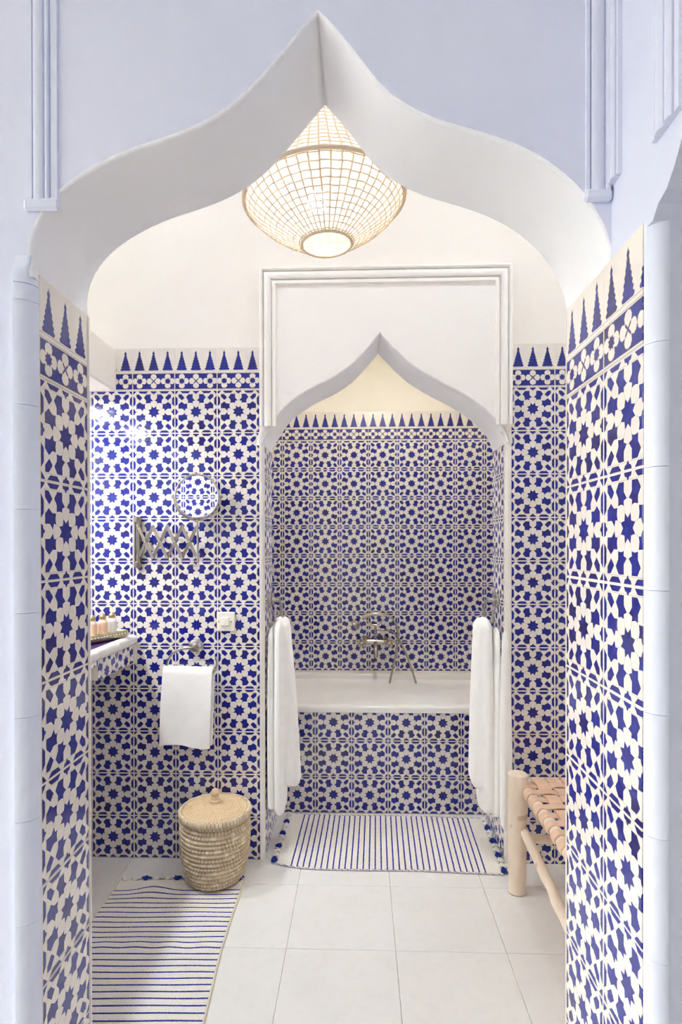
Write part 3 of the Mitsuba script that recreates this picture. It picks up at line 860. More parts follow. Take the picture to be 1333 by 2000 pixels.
def towel_ring(o, u, n, label, scale=1.0, flip=1):
    """rosette at o on a wall with outward normal n; u points along the wall; open C-shaped bar"""
    o, u, n = (np.asarray(a, float) for a in (o, u, n))
    k = thing('towel_ring', label, 'towel ring')
    m = np.eye(4)
    m[:3, 0], m[:3, 1], m[:3, 2], m[:3, 3] = u, np.cross(n, u), n, o
    ros = lathe([(0.0005, 0.0), (0.034, 0.0), (0.035, 0.006), (0.034, 0.010), (0.030, 0.014), (0.016, 0.017), (0.012, 0.03), (0.012, 0.052), (0.0005, 0.054)], 32)
    put('rosette', moved(ros, m), 'chrome', smooth=35, parent=k)
    P = [(0.0, 0.0), (-0.045, -0.004), (-0.085, -0.018), (-0.112, -0.048), (-0.124, -0.085), (-0.122, -0.105), (-0.10, -0.116), (0.0, -0.118), (0.085, -0.114), (0.104, -0.098), (0.108, -0.06), (0.106, -0.042)]
    c = spline(P, 60) * scale
    path = o + n * 0.044 + c[:, 0:1] * u * flip + c[:, 1:2] * Z_
    put('bar', tube(path, 0.0062, 12), 'chrome', smooth=True, parent=k)
    return k


ring_c = towel_ring((-0.768, YB - 0.004, 1.002), X_, -Y_, 'chrome open towel ring on the star tiles above the basket')
towel_ring((AX0 + 0.004, 2.86, 1.205), -Y_, X_, 'chrome towel ring on the left jamb of the bath arch', 0.85)
towel_ring((AX1 - 0.004, 2.86, 1.205), -Y_, -X_, 'chrome towel ring on the right jamb of the bath arch', 0.85)

# light switch
sw = thing('light_switch', 'square cream light switch on the star tiles', 'light switch')
SX0, SX1, SZ0, SZ1 = -0.669, -0.584, 1.073, 1.163
mat('cream_plastic', lin(234, 229, 216), 0.35, 0.4)
put('plate', rbox(SX0, SX1, YB - 0.014, YB - 0.003, SZ0, SZ1, 0.003), 'cream_plastic', parent=sw)
put('rocker', rbox(SX0 + 0.019, SX1 - 0.026, YB - 0.024, YB - 0.013, SZ0 + 0.026, SZ1 - 0.024, 0.003), 'cream_plastic', parent=sw)
for x in (SX0 + 0.010, SX1 - 0.016):
    put('screw', moved(disc(0.003, 0.002, 12, 0.0005), RO(90, X_), TR(x, YB - 0.0138, 1.118)), 'chrome_dull', smooth=30, parent=sw)

# extending shaving mirror
mr = thing('shaving_mirror', 'round chrome shaving mirror on an extending scissor arm on the star tiles', 'mirror')
MY = 2.63
put('bracket', cat_([rbox(-1.053, -1.044, YB - 0.034, YB - 0.004, 1.375, 1.602, 0.002), rbox(-1.033, -1.024, YB - 0.034, YB - 0.004, 1.375, 1.602, 0.002), rbox(-1.053, -1.024, YB - 0.010, YB - 0.003, 1.375, 1.602, 0.002)]), 'chrome_dull', parent=mr)
for z in (1.592, 1.385):
    put('bracket_cap', moved(lathe([(0.0005, -0.016), (0.012, -0.016), (0.017, -0.010), (0.017, 0.010), (0.012, 0.016), (0.0005, 0.016)], 20), TR(-1.039, YB - 0.022, z)), 'chrome_dull', smooth=30, parent=mr)
put('bracket_rod', tube([(-1.0385, YB - 0.026, 1.385), (-1.0385, YB - 0.026, 1.592)], 0.006, 10), 'chrome', smooth=30, parent=mr)
NX = 4
xs = np.linspace(-1.031, -0.744, NX + 1)
zt, zb = 1.562, 1.418
ys = np.linspace(YB - 0.030, MY + 0.010, NX + 1)


def flat_bar(a, b, w=0.014, t=0.004):
    a, b = np.asarray(a, float), np.asarray(b, float)
    L = np.linalg.norm(b - a)
    m = trimesh.creation.box(extents=[L + w * 0.6, t, w])
    d = (b - a) / L
    nn = np.array([0, -1.0, 0])
    nn = nn - d * (nn @ d)
    nn /= np.linalg.norm(nn)
    M = np.eye(4)
    M[:3, 0], M[:3, 1], M[:3, 2], M[:3, 3] = d, -nn, np.cross(d, -nn), (a + b) / 2
    m.apply_transform(M)
    return m


for k in range(NX):
    put('link', flat_bar((xs[k], ys[k] - 0.005, zt), (xs[k + 1], ys[k + 1] - 0.005, zb)), 'chrome_dull', parent=mr)
    put('link', flat_bar((xs[k], ys[k] + 0.001, zb), (xs[k + 1], ys[k + 1] + 0.001, zt)), 'chrome_dull', parent=mr)
for k in range(NX + 1):
    for z in (zt, zb):
        put('rivet', moved(lathe([(0.005, -0.010), (0.005, 0.008), (0.003, 0.011), (0.0005, 0.012)], 12), RO(90, X_), TR(xs[k], ys[k], z)), 'chrome', smooth=30, parent=mr)
    if k < NX:
        put('rivet', moved(lathe([(0.005, -0.008), (0.005, 0.008), (0.003, 0.010), (0.0005, 0.011)], 12), RO(90, X_), TR((xs[k] + xs[k + 1]) / 2, (ys[k] + ys[k + 1]) / 2, (zt + zb) / 2)), 'chrome', smooth=30, parent=mr)
MC = np.array([-0.737, MY - 0.012, 1.696])
put('post', tube([(-0.738, MY, 1.395), (-0.738, MY, 1.50), (-0.738, MY - 0.008, 1.60)], 0.0045, 10), 'chrome', smooth=30, parent=mr)
put('finial', moved(lathe([(0.0005, -0.014), (0.006, -0.008), (0.003, 0.0), (0.008, 0.006), (0.004, 0.012)], 16), TR(-0.738, MY, 1.393)), 'chrome', smooth=30, parent=mr)
a = np.linspace(0, 2 * math.pi, 65)[:-1]
put('frame', tube(np.c_[MC[0] + 0.099 * np.cos(a), np.full(64, MC[1]), MC[2] + 0.099 * np.sin(a)], 0.0055, 10, closed=True), 'chrome', smooth=True, parent=mr)
put('back', moved(disc(0.098, 0.006, 48), RO(90, X_), TR(MC[0], MC[1] + 0.006, MC[2])), 'chrome_dull', smooth=30, parent=mr)
k_ = put('glass', moved(lathe([(0.0005, 0.0), (0.0965, 0.0)], 64), RO(90, X_), TR(MC[0], MC[1] - 0.0015, MC[2])), 'mirror_glass', parent=mr, label='clear mirror glass reflecting the opposite tiles')
a = np.linspace(-1.15 * math.pi, 0.0, 40)
a2 = np.linspace(math.pi, 2 * math.pi, 40)
put('yoke', tube(np.c_[MC[0] + 0.109 * np.cos(a2), np.full(40, MC[1] + 0.006), MC[2] + 0.109 * np.sin(a2)], 0.0035, 8), 'chrome', smooth=True, parent=mr)
for s in (-1, 1):
    put('yoke_knob', moved(lathe([(0.0005, -0.004), (0.007, -0.003), (0.007, 0.006), (0.004, 0.010), (0.0005, 0.011)], 14), RO(90 * s, Y_), TR(MC[0] + s * 0.107, MC[1] + 0.004, MC[2])), 'chrome', smooth=30, parent=mr)

# bath mixer with hand shower
tp = thing('bath_mixer', 'old fashioned chrome bath mixer with hand shower on the dark alcove tiles', 'tap')
BY = YA - 0.075
cx_, cz_ = 0.105, 0.815
put('body', moved(tube([(cx_ - 0.075, BY, cz_), (cx_ + 0.075, BY, cz_)], 0.015, 16)), 'old_chrome', smooth=30, parent=tp)
for s in (-1, 1):
    put('inlet', tube([(cx_ + s * 0.06, BY, cz_ + 0.002), (cx_ + s * 0.06, BY + 0.04, cz_ + 0.002), (cx_ + s * 0.06, YA - 0.006, cz_ + 0.002)], [0.014, 0.014, 0.030], 18), 'old_chrome', smooth=30, parent=tp)
    hd = put('handle', moved(lathe([(0.0005, -0.01), (0.018, -0.008), (0.022, 0.0), (0.016, 0.014), (0.010, 0.022), (0.010, 0.03)], 20), RO(90, X_), TR(cx_ + s * 0.092, BY - 0.03, cz_)), 'old_chrome', smooth=30, parent=tp)
    for k in range(5):
        an_ = 2 * math.pi * k / 5 + 0.3
        put('lobe', moved(trimesh.creation.icosphere(subdivisions=2, radius=0.0135), TR(cx_ + s * 0.092 + 0.024 * math.cos(an_), BY - 0.035, cz_ + 0.024 * math.sin(an_))), 'old_chrome', smooth=True, parent=hd)
put('spout', tube(spline([(cx_, BY - 0.005, cz_ - 0.008), (cx_, BY - 0.05, cz_ - 0.012), (cx_, BY - 0.10, cz_ - 0.035), (cx_, BY - 0.12, cz_ - 0.085)], 16), 0.0145, 14), 'old_chrome', smooth=30, parent=tp)
put('riser', tube([(cx_, BY, cz_ + 0.01), (cx_, BY, cz_ + 0.115)], 0.007, 12), 'old_chrome', smooth=30, parent=tp)
put('cradle', tube(spline([(cx_ - 0.055, BY - 0.006, cz_ + 0.148), (cx_ - 0.028, BY - 0.006, cz_ + 0.120), (cx_, BY - 0.006, cz_ + 0.115), (cx_ + 0.03, BY - 0.006, cz_ + 0.122), (cx_ + 0.05, BY - 0.006, cz_ + 0.148)], 20), 0.0055, 10), 'old_chrome', smooth=30, parent=tp)
hs = put('hand_shower', tube(spline([(cx_ - 0.085, BY - 0.012, cz_ + 0.165), (cx_ - 0.05, BY - 0.012, cz_ + 0.182), (cx_ + 0.01, BY - 0.012, cz_ + 0.190), (cx_ + 0.06, BY - 0.012, cz_ + 0.185), (cx_ + 0.105, BY - 0.012, cz_ + 0.172)], 24), np.interp(np.linspace(0, 1, 24), [0, .2, .6, .85, 1], [0.018, 0.014, 0.013, 0.011, 0.009]), 14), 'old_chrome', smooth=30, parent=tp)
hdm = lathe([(0.0005, 0.0), (0.033, 0.002), (0.036, 0.008), (0.032, 0.022), (0.018, 0.040), (0.0005, 0.046)], 28)
put('spray_head', moved(hdm, RO(55, Y_), TR(cx_ - 0.148, BY - 0.02, cz_ + 0.108)), 'old_chrome', smooth=30, parent=hs)
put('outlet', tube([(cx_ + 0.012, BY - 0.004, cz_ + 0.085), (cx_ + 0.06, BY - 0.012, cz_ + 0.082)], 0.009, 12), 'old_chrome', smooth=30, parent=tp)
hp = spline([(cx_ + 0.105, BY - 0.012, cz_ + 0.172), (cx_ + 0.140, BY - 0.02, cz_ + 0.12), (cx_ + 0.150, BY - 0.035, cz_ + 0.03), (cx_ + 0.138, BY - 0.05, cz_ - 0.07), (cx_ + 0.105, BY - 0.085, cz_ - 0.20), (cx_ + 0.076, BY - 0.14, cz_ - 0.36), (cx_ + 0.075, BY - 0.20, cz_ - 0.50), (cx_ + 0.14, BY - 0.25, cz_ - 0.60), (cx_ + 0.25, BY - 0.22, cz_ - 0.57), (cx_ + 0.302, BY - 0.15, cz_ - 0.42), (cx_ + 0.268, BY - 0.10, cz_ - 0.26), (cx_ + 0.215, BY - 0.06, cz_ - 0.10), (cx_ + 0.165, BY - 0.03, cz_ + 0.01), (cx_ + 0.115, BY - 0.015, cz_ + 0.07), (cx_ + 0.06, BY - 0.012, cz_ + 0.082)], 700)
rad = 0.0066 + 0.0012 * np.sign(np.sin(np.arange(700) * 1.6))
put('hose', tube(hp, rad, 8), 'chrome_dull', smooth=True, parent=tp, label='ribbed metal hose looping into the tub')

# ------------------------------------------------------------------ towels
def terry(p, n, uv):
    return mikit.noise(p.x * 420, p.y * 420, p.z * 420) + 0.6 * mikit.noise(p.x * 130, p.y * 130, p.z * 130)


bumpy('terry_white', paint_col(lin(246, 245, 242), lin(240, 239, 236), 30), terry, 0.0012, 0.95, 0.05, 1e-3)


def lobe(cx, cy, wx, wy, z0, z1, n=40, m=36, seed=0, taper=0.62, lean=(0, 0), top_pow=0.5, bot=0.03, topr=0.05):
    r = np.random.default_rng(seed)
    ph = r.uniform(0, 6.28, 4)
    out = []
    for t in np.linspace(0, 1, n):
        tt = 0.5 - 0.5 * math.cos(math.pi * t)
        z = z0 + (z1 - z0) * tt
        h = (z1 - z)                               # distance below the top
        k = min(1.0, taper + (1 - taper) * (h / (0.55 * (z1 - z0))) ** 0.8)
        cap_t = math.sqrt(max(1e-4, 1 - max(0, 1 - h / topr) ** 2))
        cap_b = math.sqrt(max(1e-4, 1 - max(0, 1 - (z - z0) / bot) ** 2))
        a = np.arange(m) * 2 * math.pi / m
        c, s = np.cos(a), np.sin(a)
        e = 0.75
        X = np.sign(c) * np.abs(c) ** e
        Y = np.sign(s) * np.abs(s) ** e
        w = 1 + 0.05 * np.sin(3 * a + ph[0] + 2 * t) + 0.03 * np.sin(5 * a + ph[1] - 3 * t)
        sx, sy = wx * k * cap_t * (0.75 + 0.25 * cap_b), wy * (0.8 + 0.2 * k) * cap_t * (0.85 + 0.15 * cap_b)
        out.append(np.c_[cx + lean[0] * (h / (z1 - z0)) + sx * X * w, cy + lean[1] * (h / (z1 - z0)) + sy * Y * w, np.full(m, z) + 0.006 * np.sin(2 * a + ph[2]) * (1 - t)])
    return loft(out)


TY = 2.84
left_towel = cat_([
    lobe(-0.396, TY, 0.032, 0.10, 0.205, 1.125, seed=1, taper=0.55, lean=(0.0, 0)),
    lobe(-0.385, TY - 0.02, 0.028, 0.10, 0.200, 1.120, seed=4, taper=0.6, lean=(-0.002, 0)),
    lobe(-0.370, TY + 0.02, 0.036, 0.10, 0.315, 1.122, seed=2, taper=0.55, lean=(0.040, 0)),
    lobe(-0.425, TY - 0.03, 0.017, 0.09, 0.222, 1.080, seed=3, taper=0.6, lean=(0.0, 0)),
])
put('bath_towel', left_towel, 'terry_white', smooth=True, label='white bath towel hanging in folds on the left jamb of the bath arch', cat='towel', group='white towels hanging beside the bath')
right_towel = cat_([
    lobe(0.600, TY, 0.040, 0.10, 0.212, 1.125, seed=5, taper=0.7, lean=(0.012, 0)),
    lobe(0.588, TY + 0.02, 0.034, 0.10, 0.322, 1.120, seed=6, taper=0.75, lean=(-0.020, 0)),
    lobe(0.645, TY - 0.06, 0.020, 0.06, 0.200, 1.085, seed=7, taper=0.5, lean=(0.0, 0)),
    lobe(0.655, 2.655, 0.026, 0.030, 0.196, 1.085, seed=8, taper=0.4, lean=(0.006, 0)),
])
put('bath_towel', right_towel, 'terry_white', smooth=True, label='white bath towel hanging on the right jamb of the bath arch by the bench', cat='towel', group='white towels hanging beside the bath')

# hand towel folded over the ring
zt_, zb_ = 0.912, 0.553
yr = YB - 0.004 - 0.044
prof_ = []
for z in np.linspace(zb_, zt_ - 0.018, 26):
    prof_.append((yr - 0.022 - 0.004 * math.sin((z - zb_) * 9), z))
for t in np.linspace(180, 0, 9)[1:-1]:
    prof_.append((yr + 0.020 * math.cos(math.radians(t)), zt_ - 0.018 + 0.018 * math.sin(math.radians(t))))
for z in np.linspace(zt_ - 0.018, zb_ - 0.008, 20):
    prof_.append((yr + 0.020, z))
prof_ = np.array(prof_)
P = np.zeros((len(prof_), 25, 3))
for i, (y, z) in enumerate(prof_):
    k = (zt_ - z) / (zt_ - zb_)
    xl, xr = -0.903 - 0.020 * k, -0.676 - 0.012 * k
    for j in range(25):
        s = j / 24
        front = y < yr
        P[i, j] = (xl + (xr - xl) * s, y - (0.006 * math.sin(s * 7 + k * 3) * k + 0.012 * k * (s - 0.5) if front else 0.0), z - 0.006 * s * (1 - k) + (0.008 * math.sin(s * 5.0) * k if front else 0))
N = grid_normals(P)
put('hand_towel', sheet(P, N, 0.014), 'terry_white', smooth=50, label='white hand towel folded over the chrome ring above the basket', cat='towel')

# ------------------------------------------------------------------ rugs
RUG_W, RUG_B = lin(232, 228, 220), lin(46, 50, 128)


def rug_fn(nstripes, edge, ends, length):
    def fn(p, n, uv):
        L = uv.x * length
        t = (L - ends) / (length - 2 * ends) * (nstripes - 1)
        k = dr.round(t)
        d = dr.abs(t - k) * (length - 2 * ends) / (nstripes - 1)
        wob = 0.0006 * (mikit.noise(uv.y * 240, k) - 0.5)
        on = (d + wob < 0.0033) & (k >= 0) & (k <= nstripes - 1) & (dr.abs(uv.y - 0.5) < 0.5 - edge)
        w = mikit.mix(RUG_W, lin(216, 210, 200), mikit.noise(uv.x * 300, uv.y * 200) * 0.6)
        b = mikit.mix(RUG_B, lin(74, 78, 158), mikit.noise(uv.y * 260, k * 3.1))
        return dr.select(on, b, w)
    return fn


def rib(p, n, uv):
    return 0.5 + 0.5 * dr.sin(uv.x * 700) * dr.sin(uv.y * 420)


def make_rug(name, o, u, v, length, width, nstripes, label, nl=90, nw=40, bump=None, crop=None, edge=0.004, tassels=(True, True), corner=0.0, seed=0, hem='rug_hem'):
    """length along u (stripes cross it, running along v)"""
    r = np.random.default_rng(seed)
    o, u, v = (np.array([*a, 0.0]) if len(a) == 2 else np.asarray(a, float) for a in (o, u, v))
    S, Q = np.meshgrid(np.linspace(0, 1, nl), np.linspace(0, 1, nw), indexing='ij')
    x, y = S * length, Q * width
    h = 0.006 + 0.0016 * np.sin(x * 21 + 3 * np.sin(y * 6)) * np.sin(y * 9 + x * 4) + (bump(x, y) if bump else 0)
    dxy = np.zeros(S.shape)
    dy = 0.006 * np.sin(x * 7 + seed)
    y2 = y + dy * 1.0
    if corner:
        y2 = y2 + corner * np.clip(1 - x / 0.18, 0, 1) ** 2 * (1 - Q)
    P = o + x[..., None] * u + y2[..., None] * v + h[..., None] * Z_
    k = thing(name, label, 'rug')
    top = P
    V = np.vstack([top.reshape(-1, 3), (P - np.array([0, 0, 1]) * (h - 0.0004)[..., None]).reshape(-1, 3)])
    idx = np.arange(nl * nw).reshape(nl, nw)
    oo = nl * nw
    q = np.stack([idx[:-1, :-1], idx[1:, :-1], idx[1:, 1:], idx[:-1, 1:]], -1).reshape(-1, 4)
    F = [q]
    for e in (idx[0, :], idx[:, -1], idx[-1, ::-1], idx[::-1, 0]):
        F.append(np.stack([e[:-1], e[1:], e[1:] + oo, e[:-1] + oo], -1))
    F = np.vstack(F)
    F = np.vstack([F[:, [0, 1, 2]], F[:, [0, 2, 3]]])
    if np.cross(u, v)[2] < 0:
        F = F[:, ::-1]
    uv = np.c_[np.tile(S.reshape(-1), 2), np.tile(Q.reshape(-1), 2)]
    mname = key_for(name + '_weave')
    scene[mname] = {'type': 'twosided', 'bsdf': {'type': 'bumpmap', 'arbitrary': mikit.proc(rib, 1e-3), 'scale': 0.0010, 'bsdf': {
        'type': 'principled', 'base_color': mikit.proc(rug_fn(nstripes, edge, 0.075, length)), 'roughness': 0.95, 'specular': 0.1}}}
    put('weave', trimesh.Trimesh(V, F, process=False), mname, smooth=True, parent=k, uv=uv)
    # tassels at both short ends
    for end, want in zip((0, 1), tassels):
        if not want:
            continue
        for t in range(12):
            i = 0 if end == 0 else nl - 1
            jj = (t + 0.5) / 12 * (nw - 1)
            base = P[i, int(jj)] * (1 - (jj % 1)) + P[i, min(nw - 1, int(jj) + 1)] * (jj % 1)
            d = -u if end == 0 else u
            blue = t % 3 == 0
            strands = []
            for s in range(12):
                aa = r.uniform(-0.9, 0.9)
                dd = d * math.cos(aa) + v * math.sin(aa)
                l = r.uniform(0.022, 0.034)
                p0 = base * [1, 1, 0] + [0, 0, 0.008] + v * r.normal(0, 0.003) - d * 0.004
                p1 = p0 + dd * l * 0.5 + [0, 0, r.uniform(0.002, 0.012)]
                p2 = p0 + dd * l
                p2[2] = r.uniform(0.003, 0.012)
                strands.append(tube([p0, p1, p2], [0.0032, 0.0036, 0.0024], 5))
            kn = trimesh.creation.icosphere(subdivisions=2, radius=0.0085)
            kn.apply_scale([1, 1, 0.8])
            kn.apply_translation(base * [1, 1, 0] + d * 0.004 + [0, 0, 0.0085])
            put('tassel', cat_([kn] + strands), 'tassel_blue' if blue else 'tassel_white', smooth=True, parent=k)
    # overcast edge along the long sides
    for row, nm in ((0, 'hem'), (nw - 1, 'hem')):
        path = P[:, row] * [1, 1, 0] + [0, 0, 0.0045]
        put('hem', tube(spline(path, 60), 0.0042, 6), hem, smooth=True, parent=k)
    return k


def hem_col(p, n, uv):
    s = (p.x * 1.0 + p.y * 0.6 + p.z * 8) * 33
    f = s - dr.floor(s)
    return dr.select(f < 0.36, mi.Color3f(RUG_B), mi.Color3f(RUG_W))


scene['rug_hem'] = {'type': 'twosided', 'bsdf': {'type': 'principled', 'base_color': mikit.proc(hem_col), 'roughness': 0.95, 'specular': 0.1}}
mat('hem_plain', lin(214, 204, 186), 0.95, 0.05)
mat('tassel_blue', lin(38, 56, 140), 0.95, 0.05)
mat('tassel_white', lin(232, 229, 222), 0.95, 0.05)
make_rug('bath_mat', (-0.392, 2.645), (0.9996, -0.028), (0.028, 0.9996), 1.03, 0.53, 33, 'white cotton rug with thin blue stripes and tassels lying before the bath', corner=0.03, seed=3)


def far_ripple(x, y):
    return 0.017 * np.exp(-((x - 0.06) / 0.055) ** 2) * np.exp(-((y - 0.37) / 0.07) ** 2) + 0.004 * np.exp(-((x - 0.42) / 0.03) ** 2) * np.sin(y * 25) ** 2


make_rug('runner_rug', (-0.515, 2.535), (0.035, -0.9994), (-0.9994, -0.035), 1.10, 0.545, 33, 'white cotton rug with thin blue stripes running out towards the camera under the basket', bump=far_ripple, tassels=(True, False), seed=5, hem='hem_plain')

# ------------------------------------------------------------------ basket
def straw(p, n, uv):
    a = dr.atan2(p.y - 2.548, p.x + 0.64)
    k = dr.floor((p.z - 0.013) / 0.019)
    st = a * 62 + k * 2.4
    f = st / 6.2831
    f = f - dr.floor(f)
    c = mikit.mix(lin(214, 199, 172), lin(188, 168, 138), mikit.noise(a * 40, k * 3.7))
    c = mikit.mix(c, lin(228, 214, 188), mikit.smoothstep(0.55, 0.9, mikit.noise(a * 9, k * 5.1)))
    gap = (dr.abs(f - 0.5) < 0.10) & (mikit.noise(a * 2.2 + 5, k * 1.7) > 0.42)
    return mikit.mix(c, lin(128, 98, 66), dr.select(gap, mi.Float(0.75), mi.Float(0)))


def straw_lid(p, n, uv):
    a = dr.atan2(p.y - 2.548, p.x + 0.64)
    k = dr.floor(dr.sqrt(dr.square(p.y - 2.548) + dr.square(p.x + 0.64)) / 0.0125)
    f = (a * (12 + k * 6)) / 6.2831
    f = f - dr.floor(f)
    c = mikit.mix(lin(226, 202, 168), lin(206, 178, 140), mikit.noise(a * 30, k * 3.7))
    return mikit.mix(c, lin(160, 124, 86), dr.select(dr.abs(f - 0.5) < 0.09, mi.Float(0.45), mi.Float(0)))


for nm, fn in (('straw', straw), ('straw_lid', straw_lid)):
    scene[nm] = {'type': 'twosided', 'bsdf': {'type': 'principled', 'base_color': mikit.proc(fn), 'roughness': 0.7, 'specular': 0.25}}
BX, BYc = -0.640, 2.548
bk = thing('basket', 'round coiled straw basket with a knobbed lid standing on the end of the runner rug', 'basket')
NC, HB = 15, 0.285
env = spline([(0.118, 0.006), (0.134, 0.05), (0.146, 0.12), (0.151, 0.20), (0.149, 0.285)], 60)


def coil_row(k):
    out = []
    z0 = HB * k / NC
    for t in np.linspace(0, 1, 7)[:-1]:
        z = z0 + HB / NC * t
        out.append((np.interp(z, env[:, 1], env[:, 0]) - 0.0085 + 0.0105 * math.sin(math.pi * t) ** 0.6 + rng.normal(0, 0.0004), z))
    return out


pb = [(0.001, 0.0), (0.10, 0.0)]
for k in range(NC):
    pb += coil_row(k)
pb += [(0.142, HB), (0.136, HB - 0.01), (0.134, HB - 0.1)]
bod = lathe(pb, 96)
v = bod.vertices
aa = np.arctan2(v[:, 1], v[:, 0])
rr = np.hypot(v[:, 0], v[:, 1])
wob = 1 + 0.012 * np.sin(2 * aa + 0.6) + 0.010 * np.sin(3 * aa + v[:, 2] * 9)
bod.vertices = np.c_[v[:, 0] * wob, v[:, 1] * wob, v[:, 2] + 0.004 * np.sin(aa * 2 + 1) * (v[:, 2] / HB)]
BZ = 0.013
put('body', moved(bod, TR(BX, BYc, BZ)), 'straw', smooth=True, parent=bk)
rimp = [(0.150 + 0.010 * math.cos(t), HB + 0.007 + 0.015 * math.sin(t)) for t in np.linspace(-2.2, 3.6, 14)]
put('rim', moved(lathe(rimp, 96), TR(BX, BYc, BZ)), 'straw', smooth=True, parent=bk, label='thick pale plaited rim')
ld = [(0.143, HB + 0.006)]
NL = 10
for k in range(NL):
    for t in np.linspace(0, 1, 6)[:-1]:
        r_ = 0.141 - 0.0122 * (k + t)
        ld.append((max(r_, 0.018), HB + 0.014 + 0.026 * (1 - r_ / 0.141) ** 0.8 + 0.0046 * math.sin(math.pi * t)))
lid = put('lid', moved(lathe(ld, 96), TR(BX, BYc, BZ)), 'straw_lid', smooth=True, parent=bk, label='lighter spiral coiled lid')
zz = HB + 0.034
kn = [(0.030, zz - 0.004), (0.028, zz + 0.006), (0.024, zz + 0.010), (0.024, zz + 0.018), (0.018, zz + 0.022), (0.018, zz + 0.032), (0.015, zz + 0.038), (0.019, zz + 0.047), (0.019, zz + 0.056), (0.012, zz + 0.066), (0.0005, zz + 0.069)]
put('knob', moved(lathe(kn, 28), TR(BX + 0.0, BYc, BZ)), 'straw_lid', smooth=40, parent=lid)

# ------------------------------------------------------------------ bench with woven leather seat
def wood_fn(p, n, uv):
    g = mikit.fbm(p.x * 60, p.y * 14, p.z * 14, 3)
    c = mikit.mix(lin(234, 220, 203), lin(220, 200, 179), g)
    return mikit.mix(c, lin(170, 130, 96), mikit.smoothstep(0.80, 0.9, mikit.noise(p.x * 24, p.y * 24, p.z * 24)) * 0.5)


def leather_fn(p, n, uv):
    c = mikit.mix(lin(228, 194, 168), lin(214, 176, 148), mikit.fbm(p.x * 12, p.y * 12, p.z * 12, 3))
    return c


scene['raw_wood'] = {'type': 'twosided', 'bsdf': {'type': 'principled', 'base_color': mikit.proc(wood_fn), 'roughness': 0.6, 'specular': 0.3}}
scene['leather'] = {'type': 'twosided', 'bsdf': {'type': 'principled', 'base_color': mikit.proc(leather_fn), 'roughness': 0.45, 'specular': 0.35}}
be = thing('bench', 'low raw wood bench with a woven tan leather strap seat beside the right jamb', 'bench')
RXL, RXR, RZ = 0.700, 1.085, 0.442
YN, YFR = 1.52, 2.52


def pole(a, b, r0, r1, seed=0, n=14, sides=18, wob=0.0022):
    r = np.random.default_rng(seed)
    t = np.linspace(0, 1, n)
    a, b = np.asarray(a, float), np.asarray(b, float)
    p = a + (b - a) * t[:, None] + np.c_[r.normal(0, wob, n), r.normal(0, wob, n), r.normal(0, wob, n)] * np.sin(math.pi * t)[:, None]
    rad = r0 + (r1 - r0) * t + r.normal(0, 0.0006, n)
    # rounded ends
    p = np.vstack([p[0] - (b - a) / np.linalg.norm(b - a) * 0.0, p, p[-1]])
    rad = np.r_[rad[0] * 0.86, rad, rad[-1] * 0.86]
    d = (b - a) / np.linalg.norm(b - a)
    p[1:-1] = p[1:-1]
    p[1] = p[1] + d * 0.005
    p[-2] = p[-2] - d * 0.005
    return tube(p, rad, sides)


LEGX = (0.668, 1.117)
for i, (x, y) in enumerate(((LEGX[0], YFR - 0.03), (LEGX[1], YFR - 0.03), (LEGX[0], YN + 0.03), (LEGX[1], YN + 0.03))):
    put('leg', pole((x + 0.004 * (1 if i % 2 else -1), y, 0.0), (x, y, 0.507), 0.036, 0.043, seed=20 + i, wob=0.003), 'raw_wood', smooth=40, parent=be)
for i, x in enumerate((RXL, RXR)):
    put('side_rail', pole((x, YN + 0.02, RZ), (x, YFR, RZ), 0.022, 0.022, seed=30 + i), 'raw_wood', smooth=40, parent=be)
for i, y in enumerate((YFR + 0.02, YN - 0.0)):
    put('end_rail', pole((RXL - 0.02, y, RZ), (RXR + 0.02, y, RZ), 0.020, 0.020, seed=34 + i), 'raw_wood', smooth=40, parent=be)
for i, x in enumerate((LEGX[0] + 0.022, LEGX[1] - 0.022)):
    put('stretcher', pole((x, YFR - 0.03, 0.272), (x, YN + 0.03, 0.165), 0.019, 0.021, seed=38 + i), 'raw_wood', smooth=40, parent=be)
for i, y in enumerate((YFR + 0.0, YN + 0.03)):
    put('cross_stretcher', pole((LEGX[0], y, 0.212), (LEGX[1], y, 0.212), 0.018, 0.018, seed=42 + i), 'raw_wood', smooth=40, parent=be)


def strap(path, nrm, side, w, th=0.0032):
    P = np.asarray(path, float)
    n = len(P)
    N = np.asarray(nrm, float)
    W = np.linspace(-0.5, 0.5, 4)
    G = P[:, None] + W[None, :, None] * w * np.asarray(side)[None, None]
    return sheet(G, np.repeat(N[:, None], 4, 1), th)


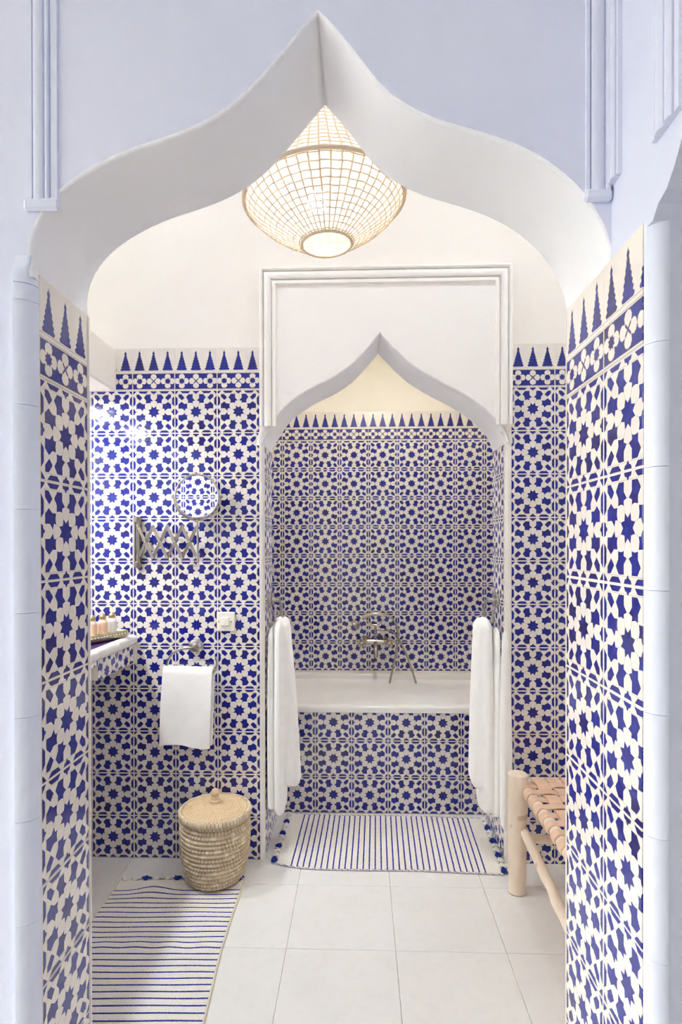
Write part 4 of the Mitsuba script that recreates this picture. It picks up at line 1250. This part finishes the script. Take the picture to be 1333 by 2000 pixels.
def path_normals(P, side):
    t = np.gradient(P, axis=0)
    n = np.cross(side, t)
    n /= np.linalg.norm(n, axis=1, keepdims=True)
    return n


NXS, NYS = 14, 5
pitch = (YFR - 0.055 - (YN + 0.075)) / (NXS - 1)
ycs = [YN + 0.075 + pitch * i for i in range(NXS)]
xcs = [RXL + 0.065 + (RXR - RXL - 0.13) / (NYS - 1) * i for i in range(NYS)]
rr_ = 0.025
for i, yc in enumerate(ycs):
    pts = []
    for t in np.linspace(200, 90, 8):
        pts.append((RXL + rr_ * math.cos(math.radians(t)) * 1.0, RZ + rr_ * math.sin(math.radians(t))))
    for k in range(1, 40):
        x = RXL + (RXR - RXL) * k / 40
        w_over = 0.0
        for j, xc in enumerate(xcs):
            sgn = 1 if (i + j) % 2 == 0 else -1
            w_over += sgn * math.exp(-((x - xc) / 0.03) ** 2)
        pts.append((x, RZ + 0.022 + 0.0055 * w_over))
    for t in np.linspace(90, -20, 8):
        pts.append((RXR + rr_ * math.cos(math.radians(t)), RZ + rr_ * math.sin(math.radians(t))))
    P = np.array([(x, yc, z) for x, z in pts])
    N = -path_normals(P, Y_)
    N = np.where(N[:, 2:3] < 0, N, N)
    put('cross_strap', strap(P, N, Y_, 0.042), 'leather', smooth=40, parent=be)
for j, xc in enumerate(xcs):
    pts = []
    for t in np.linspace(200, 90, 8):
        pts.append((YN + rr_ * math.cos(math.radians(t)), RZ + rr_ * math.sin(math.radians(t))))
    for k in range(1, 90):
        y = YN + (YFR + 0.02 - YN) * k / 90
        w_over = 0.0
        for i, yc in enumerate(ycs):
            sgn = -1 if (i + j) % 2 == 0 else 1
            w_over += sgn * math.exp(-((y - yc) / 0.026) ** 2)
        pts.append((y, RZ + 0.022 + 0.0055 * w_over))
    for t in np.linspace(90, -20, 8):
        pts.append((YFR + 0.02 + rr_ * math.cos(math.radians(t)), RZ + rr_ * math.sin(math.radians(t))))
    P = np.array([(xc, y, z) for y, z in pts])
    put('long_strap', strap(P, path_normals(P, X_), X_, 0.052), 'leather', smooth=40, parent=be)
